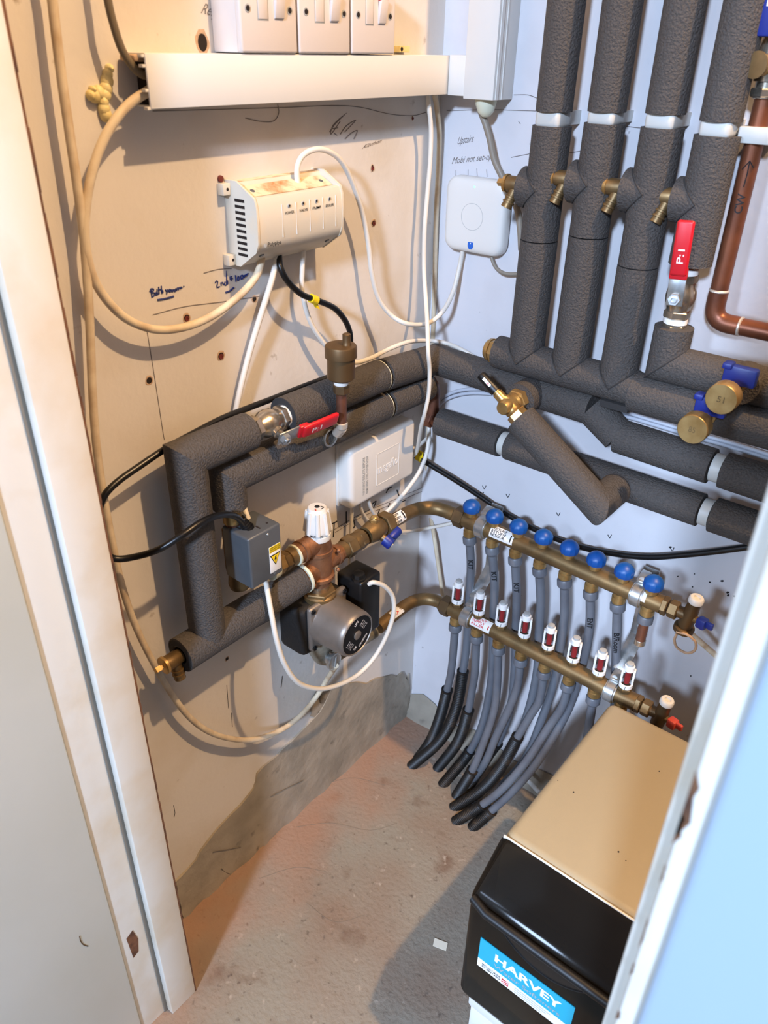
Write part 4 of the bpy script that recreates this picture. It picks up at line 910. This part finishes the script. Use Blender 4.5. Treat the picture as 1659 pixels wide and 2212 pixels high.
for k, s_ in enumerate(('VORLAUF', 'SUPPLY', 'ALLER')): text(m, s_, lambda u, v, k=k: lf2(-.020+.029*u, (-.005+.0066*k-v*.0052)), bold=.02)
for dw in range(3): q = MB().obox(lf2(.0175, 0+dw*.0025), X1*.0011, (lf2(.0135, .001)-lf2(.0135, -.001)).normalized()*.0014, Y1*.0002); m.add(q.v, q.f)
m.build('lettering', 'redink', lb)
# brackets
def bracket(xr, label):
    t = thing('manifold_bracket', label, 'bracket', (xr, -.02, .40), 'zinc brackets holding the manifold bars')
    zr, zf = rz(xr), fz(xr)
    for (yy, zz, nm) in ((RY, zr, 'upper_ring'), (FY, zf, 'lower_ring')):
        c_ = V((xr-.0085, yy, zz))
        MB().lathe(c_, X1, [(0, r_+.001), (0, r_+.0045), (.001, r_+.006), (.016, r_+.006), (.017, r_+.0045), (.017, r_+.001)], 28, False).lathe(c_, X1, [(-.002, r_+.0005), (-.002, r_+.003), (.019, r_+.003), (.019, r_+.0005)], 28, False).build(nm, 'zinc', t)
        MB().obox(V((xr, yy+.012, zz+.024)), X1*.0085, V((0, .012, .004)), V((0, -.003, .009)), .002).build('ring_lug', 'zinc', t)
        MB().lathe(V((xr, yy+.002, zz+.028)), V((0, -.8, .6)), [(0, .005), (.003, .0048), (.0032, .003)], 10).build('lug_screw', 'zinc', t)
    m = MB().obox(V((xr, -.03, (zr+zf)/2+.055)), X1*.0125, Y1*.0012, Z1*.072, .0008)
    a_, b_ = V((xr, -.03, (zr+zf)/2-.016)), V((xr, -.082, zf+.034)); dv = b_-a_
    m.obox((a_+b_)/2, X1*.0125, dv/2, dv.cross(X1).normalized()*.0012, .0008)
    m.build('bracket_strap', 'zinc', t)
    MB().lathe(V((xr, -.0315, (zr+zf)/2+.004)), -Y1, [(0, .005), (.002, .0045), (.0035, .002)], 10).build('wall_screw', 'zinc', t)
bracket(.199, 'left zinc bracket clamping the two manifold bars beside the first blue cap')
bracket(.506, 'right zinc bracket clamping the two manifold bars before the last blue cap')
# end valves
def end_valve(o, zsign, label, wing, capmat, hose):
    o = V(o); t = thing('drain_valve', label, 'valve', o)
    MB().hexn(o, X1, 0, .010, .0165).hexn(o, X1, .012, .027, .0155).build('union_nut', 'brass_dull', t)
    b = o+X1*.045
    ax = V((.12, -.05, 1)).normalized()
    MB().tube([o+X1*.025, b], .010, 14).lathe(b, ax, [(-.024, .0115), (-.01, .012), (.01, .0115), (.022, .0105), (.03, .010)], 18).build('valve_body', 'brass_dark', t)
    MB().lathe(b, ax, [(.03, .0108), (.031, .0118), (.038, .0118), (.0405, .010), (.041, .0055), (.038, .0045)], 18).build('white_cap', capmat, t)
    d2 = V((.85, -.25, .05)).normalized()
    MB().lathe(b, d2, [(.008, .006), (.02, .006)], 10).build('stem', 'brass_dull', t)
    m = MB().obox(b+d2*.024, d2*.008, V((.25, .85, 0)).normalized()*.0075, Z1*.009, .003).obox(b+d2*.036+Z1*.002, d2*.007, V((.25, .85, 0)).normalized()*.003, Z1*.006, .002)
    m.build('wing_handle', wing, t)
    if hose:
        MB().lathe(b, -ax, [(.022, .014), (.024, .0165), (.032, .0165), (.034, .014)], 18).build('screw_cap', 'brass_dark', t)
        lp = [b-ax*.030+V((-.006, -.014, 0)), b-ax*.026+V((.012, -.016, 0)), b-ax*.036+V((.026, -.012, 0)), b-ax*.056+V((.030, -.008, 0)), b-ax*.070+V((.02, -.006, 0)), b-ax*.066+V((.004, -.008, 0)), b-ax*.05+V((-.004, -.012, 0)), b-ax*.034+V((-.004, -.015, 0))]
        MB().tube(spline(lp, 6), .0022, 8).build('cap_strap', 'strap', t)
    return t
end_valve((RX1-.001, RY, rz(RX1)), 1, 'drain valve with a navy wing handle at the right end of the upper manifold', 'navy', 'pvc', True)
end_valve((FX1-.001, FY, fz(FX1)), 1, 'drain valve with a faded red wing handle behind the beige lid', 'red_wing', 'pvc', False)
p0, p1 = B(1480, 1358, .05), B(1556, 1424, .03)
t = thing('overflow_tube', 'short cream plastic tube slanting down the back wall at the right', 'tube', p0)
MB().tube([p0, p0+(p1-p0)*.5, p1+(p1-p0)*.3], .0048, 12).build('tube_body', 'cable_old', t)

# ================================================================== GREY UNDERFLOOR PIPES
def ribbed(path, r, n=14):
    pts = []; rs = []; acc = 0; L = [0]
    for a, b in zip(path, path[1:]): L.append(L[-1]+(b-a).length)
    tot = L[-1]; step = .0021; s_ = 0; k = 0; i = 0
    while s_ < tot:
        while i < len(L)-2 and L[i+1] < s_: i += 1
        u = (s_-L[i])/max(1e-9, L[i+1]-L[i]); pts.append(path[i].lerp(path[i+1], u)); rs.append(r if k % 2 else r*.88)
        s_ += step; k += 1
    return MB().tube(pts, rs, n)
PR = .0082
def floor_pipe(top, pts, foot, cstart, label, coll=True, word=None, wordat=.07):
    """top: outlet point on the manifold; pts: (px,py,standoff); foot: pixel on the floor; cstart: height where the conduit begins"""
    q = [V(top)] + [B(*p) for p in pts]
    if foot: q.append(Z(foot[0], foot[1], -.006))
    path = spline(q, 8)
    t = thing('underfloor_pipe', label, 'pipe', q[-1], 'grey underfloor heating pipes')
    MB().tube(path, PR, 14).build('pipe_run', 'pipe', t)
    if coll: MB().lathe(V(top)+Z1*.003, (path[3]-path[0]), [(0, .0118), (.002, .0132), (.014, .0132), (.017, .0105), (.02, .0085)], 18).build('pipe_collar', 'pipe', t)
    if cstart is not None:
        i0 = min(range(len(path)), key=lambda i: abs(path[i].z-cstart))
        cpth = path[i0:]
        ribbed(cpth, .0122).build('conduit_sleeve', 'conduit', t)
        d = (cpth[1]-cpth[0]).normalized()
        MB().lathe(cpth[0], d, [(.002, .0108), (-.0015, .0108), (-.002, .0128), (.002, .0128)], 16, False).build('conduit_rim', 'conduit', t)
    if word:
        i0 = min(range(len(path)), key=lambda i: abs((V(top)-path[i]).length-wordat))
        fr_ = cam_front(path[i0]); L_ = .0098*len(word)*.72
        cum = [0.0]
        for a_, b_ in zip(path, path[1:]): cum.append(cum[-1]+(b_-a_).length)
        def Pf(a, w):                                # follow the bent pipe
            t_ = cum[i0]+a; k_ = max(k for k in range(len(cum)-1) if cum[k] <= max(0, t_))
            ax = (path[k_+1]-path[k_]).normalized(); c_ = path[k_]+ax*(t_-cum[k_])
            return cylfn(c_, ax, PR+.0005, fr_, 0)(0, w)
        m = MB(); text(m, word, lambda u, v: Pf(-L_/2+L_*u, (.5-v)*.0098), bold=.03); m.build('pen_word', 'ink', t)
    return t
rt = [V((x, RY, rz(x)-r_-.020)) for x in retx]; ft = [V((x, FY, fz(x)-r_-.020)) for x in flx]
floor_pipe(rt[0], [(1017, 1225, .074), (1012, 1310, .072), (1008, 1390, .075), (1000, 1450, .088), (985, 1530, .105), (952, 1598, .122)], (888, 1656), B(1000, 1450, .088).z, 'grey pipe marked KIT under the first blue cap ending in the longest ribbed conduit', word='KIT', wordat=.055)
floor_pipe(ft[0], [(976, 1440, .102), (966, 1490, .104), (950, 1550, .106), (930, 1600, .108)], (902, 1640), B(966, 1492, .104).z, 'grey pipe under the first flow meter nearest the corner')
floor_pipe(ft[1], [(1026, 1450, .102), (1018, 1500, .103), (1010, 1540, .106), (988, 1604, .108)], (944, 1662), B(1012, 1536, .106).z, 'grey pipe under the second flow meter entering a short wide conduit')
floor_pipe(rt[1], [(1068, 1260, .074), (1066, 1330, .072), (1064, 1420, .072), (1058, 1490, .076), (1040, 1570, .088), (1010, 1630, .10)], (955, 1697), B(1015, 1620, .097).z, 'grey pipe marked KIT under the second blue cap', word='KIT', wordat=.06)
floor_pipe(ft[2], [(1074, 1480, .102), (1066, 1540, .106), (1042, 1610, .122), (1020, 1664, .134)], (985, 1722), B(1021, 1662, .133).z, 'grey pipe under the third flow meter bowed forward into a stubby conduit')
floor_pipe(rt[2], [(1116, 1285, .074), (1114, 1360, .072), (1112, 1440, .073), (1104, 1520, .078), (1082, 1590, .086), (1056, 1630, .092)], (1004, 1712), B(1070, 1603, .088).z, 'grey pipe marked KIT under the third blue cap', word='KIT', wordat=.06)
floor_pipe(ft[3], [(1118, 1480, .102), (1100, 1530, .106), (1072, 1590, .114), (1046, 1650, .122)], (1008, 1700), None, 'grey pipe under the fourth flow meter curving left behind its neighbour')
floor_pipe(rt[3], [(1168, 1300, .074), (1164, 1370, .072), (1160, 1450, .073), (1140, 1540, .08), (1105, 1630, .092), (1060, 1690, .1)], (1022, 1738), None, 'unmarked grey pipe under the fourth blue cap')
floor_pipe(ft[4], [(1166, 1510, .102), (1146, 1545, .104), (1118, 1592, .112), (1080, 1660, .128), (1040, 1705, .142)], (978, 1746), B(1118, 1592, .112).z, 'grey pipe under the fifth flow meter entering a long brown dusted conduit')
floor_pipe(rt[4], [(1219, 1330, .074), (1210, 1400, .072), (1198, 1470, .074), (1168, 1560, .084), (1134, 1640, .1), (1080, 1700, .12)], (1015, 1760), None, 'unmarked grey pipe under the fifth blue cap')
floor_pipe(ft[5], [(1215, 1525, .102), (1182, 1575, .11), (1136, 1646, .134), (1085, 1704, .156), (1042, 1738, .17)], (982, 1776), B(1044, 1737, .169).z, 'grey pipe under the sixth flow meter sweeping forward to a torn conduit')
floor_pipe(rt[5], [(1274, 1350, .074), (1262, 1420, .072), (1240, 1500, .08), (1208, 1570, .1), (1158, 1650, .13), (1105, 1712, .152), (1062, 1751, .164)], (1018, 1790), B(1064, 1750, .163).z, 'grey pipe marked ENT under the sixth blue cap sweeping to the frontmost conduit', word='ENT', wordat=.065)
floor_pipe(ft[6], [(1272, 1570, .102), (1262, 1640, .1), (1245, 1720, .1)], (1225, 1790), None, 'grey pipe under the seventh flow meter going down behind the beige lid')
floor_pipe(rt[6], [(1332, 1375, .074), (1330, 1440, .07), (1328, 1520, .06), (1322, 1600, .055)], (1310, 1720), None, 'grey pipe marked B/Room under the seventh blue cap', word='B/Room', wordat=.075)
t = thing('copper_stub', 'capped copper stub hanging under the last blue cap', 'pipe', rt[7])
MB().lathe(rt[7]+Z1*.003, -Z1, [(0, .0118), (.002, .0132), (.014, .0132), (.016, .011)], 18).build('pipe_collar', 'pipe', t)
copper([rt[7]-Z1*.01, rt[7]-Z1*.055], .0085, t, 'copper_old'); MB().lathe(rt[7]-Z1*.055, -Z1, [(-.006, .009), (-.005, .0098), (.004, .0098), (.006, .008)], 16).build('stub_cap', 'nickel', t)
# rubble and a scrap of pipe behind
q0, q1 = V((.305, -.05, .03)), V((.36, -.075, .012))
t = solo(MB().tube([B(1128, 1672, .05), B(1165, 1712, .07)], .005, 10), 'plastic_tube', 'pvc', 'short white plastic tube lying behind the grey pipes beside the beige lid', 'tube')
solo(MB().obox(Z(951, 2040, .0012), V((.012, .004, 0)), V((-.003, .007, 0)), Z1*.0004), 'paper_scrap', 'paper', 'small cream scrap of paper on the concrete floor', 'paper')

# ================================================================== PUMP
t = thing('circulation_pump', 'grey cylindrical circulation pump with a black round nameplate under the mixing valve', 'pump', (.07, my, .49))
pz = .563
MB().box((.018, my-.056, pz-.062), (.082, my+.052, pz+.040), .014, 3).build('insulation_shell', 'blackfoam', t)
m = MB().box((.080, my-.046, pz-.046), (.092, my+.046, pz+.046), .0055, 3)
m.lathe(V((.088, my, pz)), X1, [(0, .046), (.010, .0445), (.05, .0425), (.06, .042), (.067, .040), (.069, .0375), (.069, .0370), (.0672, .036), (.067, .001)], 44); m.build('motor_housing', 'motor', t)
for sy in (-1, 1):
    for sz in (-1, 1): MB().lathe(V((.0915, my+sy*.039, pz+sz*.039)), X1, [(0, .0048), (.003, .0046), (.0032, .0025), (.001, .0022)], 12).build('flange_bolt', 'black', t)
pl = MB().lathe(V((.1545, my, pz)), X1, [(0, .0365), (.0012, .0362), (.0013, .001)], 40).build('nameplate', 'black', t)
MB().lathe(V((.1555, my, pz)), X1, [(0, .0085), (.002, .0085), (.0026, .0075), (.0026, .001)], 20).build('vent_plug', 'motor', pl)
m = MB(); xx = .15595
ru = V((0, .80, .60)); rv = V((0, -.60, .80))
cpl = V((xx, my, pz))
text(m, 'GRUNDFOS', plane_fn(cpl-ru*.013-rv*.0265, ru*.026, rv*.0045), bold=.02)
text(m, 'UPS', plane_fn(cpl+ru*.008+rv*.019, ru*.011, rv*.0055), bold=.02)
for k in range(4): text(m, ('1 45W', '2 65W', '3 90W', 'IP42')[k], plane_fn(cpl-ru*.028+rv*(.008-.005*k), ru*.012, rv*.0025)); text(m, ('230V', '50Hz', '2.5uF', 'TF110')[k], plane_fn(cpl+ru*.015+rv*(.008-.005*k), ru*.012, rv*.0025))
text(m, 'CE', plane_fn(cpl-ru*.024-rv*.019, ru*.008, rv*.005), bold=.02)
m.build('nameplate_print', 'whiteink', pl)
MB().rprism([V((.060, my+.052, pz-.066)), V((.060, my+.052, pz+.060)), V((.060, my+.106, pz+.060)), V((.060, my+.106, pz-.066))], V((.060, 0, 0)), .006, 3).build('terminal_box', 'black', t)
gp = V((.105, my+.062, pz+.058))
MB().lathe(gp, Z1, [(0, .013), (.005, .013), (.0055, .011), (.013, .0105), (.014, .007)], 8).build('cable_gland', 'black', t)
m = MB().lathe(V((.064, my, pz-.06)), -Z1, [(-.01, .027), (.006, .026), (.018, .022), (.03, .018)], 22)
m.tube([V((.064, my, pz-.075))] + arc((.064, my, pz-.085), (.066, my, pz-.108), (.072, my+.03, pz-.110)) + [V((.082, my+.13, pz-.110))], .0165, 18)
m.build('outlet_casting', 'cast', t)
th = V((.098, my+.006, pz-.098))
MB().lathe(th-X1*.03, X1, [(0, .010), (.022, .010), (.023, .0165), (.029, .0172), (.030, .016), (.0285, .0145), (.0283, .001)], 26).build('sensor_pocket', 'zinc', t)
MB().obox(th+V((.0005, 0, 0)), X1*.0003, V((0, .002, .011)), V((0, .0015, -.0003))).build('pocket_needle', 'greyink', t)

# bottom left drain cock
drain_cock((xA, -.668, .650), -Y1, V((.15, .05, -1)), 'brass drain cock at the bottom left end of the lowest lagged pipe', r=.0118)

# ================================================================== WATER SOFTENER
sx0, sx1, sy0, sy1, sz = .522, .768, -.490, -.145, .470
t = thing('water_softener', 'beige topped water softener with a smoky black front cover and turquoise label', 'water softener', ((sx0+sx1)/2, -.32, 0))
MB().box((sx0, sy0, .10), (sx1, sy1, sz), .014, 5).build('beige_lid', 'beige', t)
MB().box((sx0+.006, sy0-.045, 0), (sx1-.006, sy1-.004, .12), .008).box((sx0+.004, sy0-.05, .10), (sx1-.004, sy0, .16), .006).build('tub', 'tub', t)
# lid spots
m = MB()
for (x, y, r) in [(1239, 1711, .0013), (1205, 1686, .0008), (1336, 1840, .0013), (1352, 1859, .0008), (1424, 1666, .0011)]:
    p = Z(x, y, sz+.0002); m.add([p+V((r*math.cos(a), r*1.3*math.sin(a), 0)) for a in [k*math.pi/4 for k in range(8)]], [tuple(range(8))])
m.build('lid_specks', 'ink', t)
# smoked cover: outer skin following the sloping brow, then the flat front
fy, zt1, zbm = -.566, .412, .164
cprof = [(sy0+.001, sz-.003), (sy0-.010, sz-.008), (fy+.012, zt1+.012), (fy+.003, zt1+.003), (fy, zt1-.008), (fy, zbm+.02), (fy+.006, zbm+.004), (fy+.014, zbm), (sy0+.001, zbm)]
bm = bmesh.new(); nn = len(cprof)
bvs = [[bm.verts.new((x, y, z)) for y, z in cprof] for x in (sx0-.003, sx1+.003)]
bm.faces.new(bvs[0][::-1]); bm.faces.new(bvs[1])
for i in range(nn): bm.faces.new((bvs[0][i], bvs[0][(i+1) % nn], bvs[1][(i+1) % nn], bvs[1][i]))
bmesh.ops.recalc_face_normals(bm, faces=bm.faces)
ee = [e for e in bm.edges if abs(e.verts[0].co.x-e.verts[1].co.x) < 1e-6 and not (e.verts[0].co.y > sy0 and e.verts[1].co.y > sy0)]
bmesh.ops.bevel(bm, geom=ee, offset=.013, segments=4, affect='EDGES', profile=.5)
cv = MB().bm(bm).build('front_cover', 'smoke', t, 'smoky black translucent cover', 50)
MB().box((sx0+.001, sy0-.0008, .12), (sx1-.001, sy0+.002, sz-.0022), .0006).build('cover_rim', 'pvc', t)
# salt blocks and dark works seen through the cover
MB().box((sx0+.02, sy0-.06, .19), (sx0+.122, sy0-.008, .36), .006).box((sx0+.13, sy0-.06, .17), (sx1-.02, sy0-.008, .36), .006).build('inner_works', 'black', t)
# handle: brow rail with scooped grip
ux = X1
ra, rb_ = V((sx0+.028, fy-.004, .372)), V((sx1-.02, fy-.004, .372))
MB().tube([V((sx0+.004, fy+.002, .412)), V((sx0+.03, fy-.005, .410)), V((sx1-.03, fy-.005, .410)), V((sx1-.004, fy+.002, .412))], .007, 14).build('handle_rail', 'black', cv)
sc_ = []
for k in range(25):
    u = k/24; xk = sx0+.048+(.140)*u; dp = .040*math.sin(math.pi*u)**.7
    sc_.append((xk, dp))
vs = []; fs = []
for i, (xk, dp) in enumerate(sc_): vs += [(xk, fy-.0008, .404), (xk, fy-.0022, .404-dp*.5), (xk, fy-.0008, .404-dp)]
for i in range(24):
    for j in range(2): fs.append((i*3+j, i*3+j+1, (i+1)*3+j+1, (i+1)*3+j))
MB().add(vs, fs).build('grip_scoop', 'black', cv)
MB().tube([V((xk, fy-.001, .404-dp)) for xk, dp in sc_], .0012, 8).build('grip_edge', 'black', cv)
# turquoise label
lx0, lx1, lz0, lz1 = .547, .694, .277, .345
lb = MB().box((lx0, fy-.0012, lz0), (lx1, fy-.0002, lz1)).build('turquoise_label', 'cyan', t, 'turquoise label reading HARVEY Water Softeners')
MB().box((lx0, fy-.0013, lz0), (lx1, fy-.0003, lz0+.0195)).build('white_band', 'label', lb)
m = MB(); text(m, 'HARVEY', plane_fn(V((lx0+.026, fy-.0015, lz0+.040)), X1*.104, Z1*.0165), bold=.035); m.build('brand_name', 'whiteink', lb)
m = MB(); text(m, 'Water Softeners', plane_fn(V((lx0+.026, fy-.0015, lz0+.0255)), X1*.104, Z1*.0085)); m.build('brand_strapline', 'greyink', lb)
m = MB(); text(m, 'PROUDLY MADE', plane_fn(V((lx0+.008, fy-.0015, lz0+.0098)), X1*.03, Z1*.0036), bold=.02); text(m, 'IN BRITAIN', plane_fn(V((lx0+.008, fy-.0015, lz0+.0045)), X1*.03, Z1*.0036), bold=.02); m.build('small_print', 'ink', lb)
MB().box((lx0+.041, fy-.0015, lz0+.0035), (lx0+.052, fy-.0012, lz0+.0135)).build('red_emblem', 'redink', lb)
q = MB(); 
for k in range(2): q.tube([V((lx0+.042, fy-.0016, lz0+.005+.004*k)), V((lx0+.0515, fy-.0016, lz0+.009+.004*k))], .0006, 6)
q.build('emblem_stripe', 'whiteink', lb)
m = MB()
for k in range(3): m.box((lx0+.062, fy-.0015, lz0+.0135-.0048*k), (lx0+.118-.006*k, fy-.0014, lz0+.0147-.0048*k))
m.build('fine_print', 'greyink', lb)

# ================================================================== LIGHTS
def light(name, kind, loc, col, energy, size, target=None):
    l = bpy.data.lights.new(name, kind); l.color = col; l.energy = energy
    if kind == 'AREA': l.shape = 'DISK'; l.size = size
    else: l.shadow_soft_size = size
    o = bpy.data.objects.new(name, l); COL.objects.link(o); o.location = loc
    if target is not None: o.rotation_euler = (V(target)-V(loc)).to_track_quat('-Z', 'Y').to_euler()
    return o
light('ceiling_bulb', 'POINT', (1.6, -.32, 3.35), (1.0, .65, .345), 345, .03)
light('hall_light', 'AREA', (2.6, -7.0, 4.2), (.56, .72, 1.0), 900, .7, (.3, -.3, .8))
light('hall_window', 'AREA', (-.9, -7.0, 2.6), (.54, .72, 1.0), 340, 1.4, (.5, -.2, .7))
W = bpy.data.worlds.new('World'); SC.world = W; W.use_nodes = True
W.node_tree.nodes['Background'].inputs[0].default_value = (.50, .62, .85, 1)
W.node_tree.nodes['Background'].inputs[1].default_value = .33

# ================================================================== CAMERA
cd = bpy.data.cameras.new('camera'); co = bpy.data.objects.new('camera', cd); COL.objects.link(co)
R = Matrix((RT, UP, -FW)).transposed().to_4x4(); R.translation = CAM
co.matrix_world = R
cd.sensor_fit = 'VERTICAL'; cd.sensor_height = 36.0; cd.lens = FPX/2212*36.0
cd.clip_start = .02
cd.dof.use_dof = True; cd.dof.focus_distance = 1.3; cd.dof.aperture_fstop = 7.2
SC.camera = co
SC.view_settings.view_transform = 'Standard'; SC.view_settings.look = 'None'; SC.view_settings.gamma = 1.0
SC.view_settings.use_curve_mapping = False
SC.view_settings.exposure = -0.1
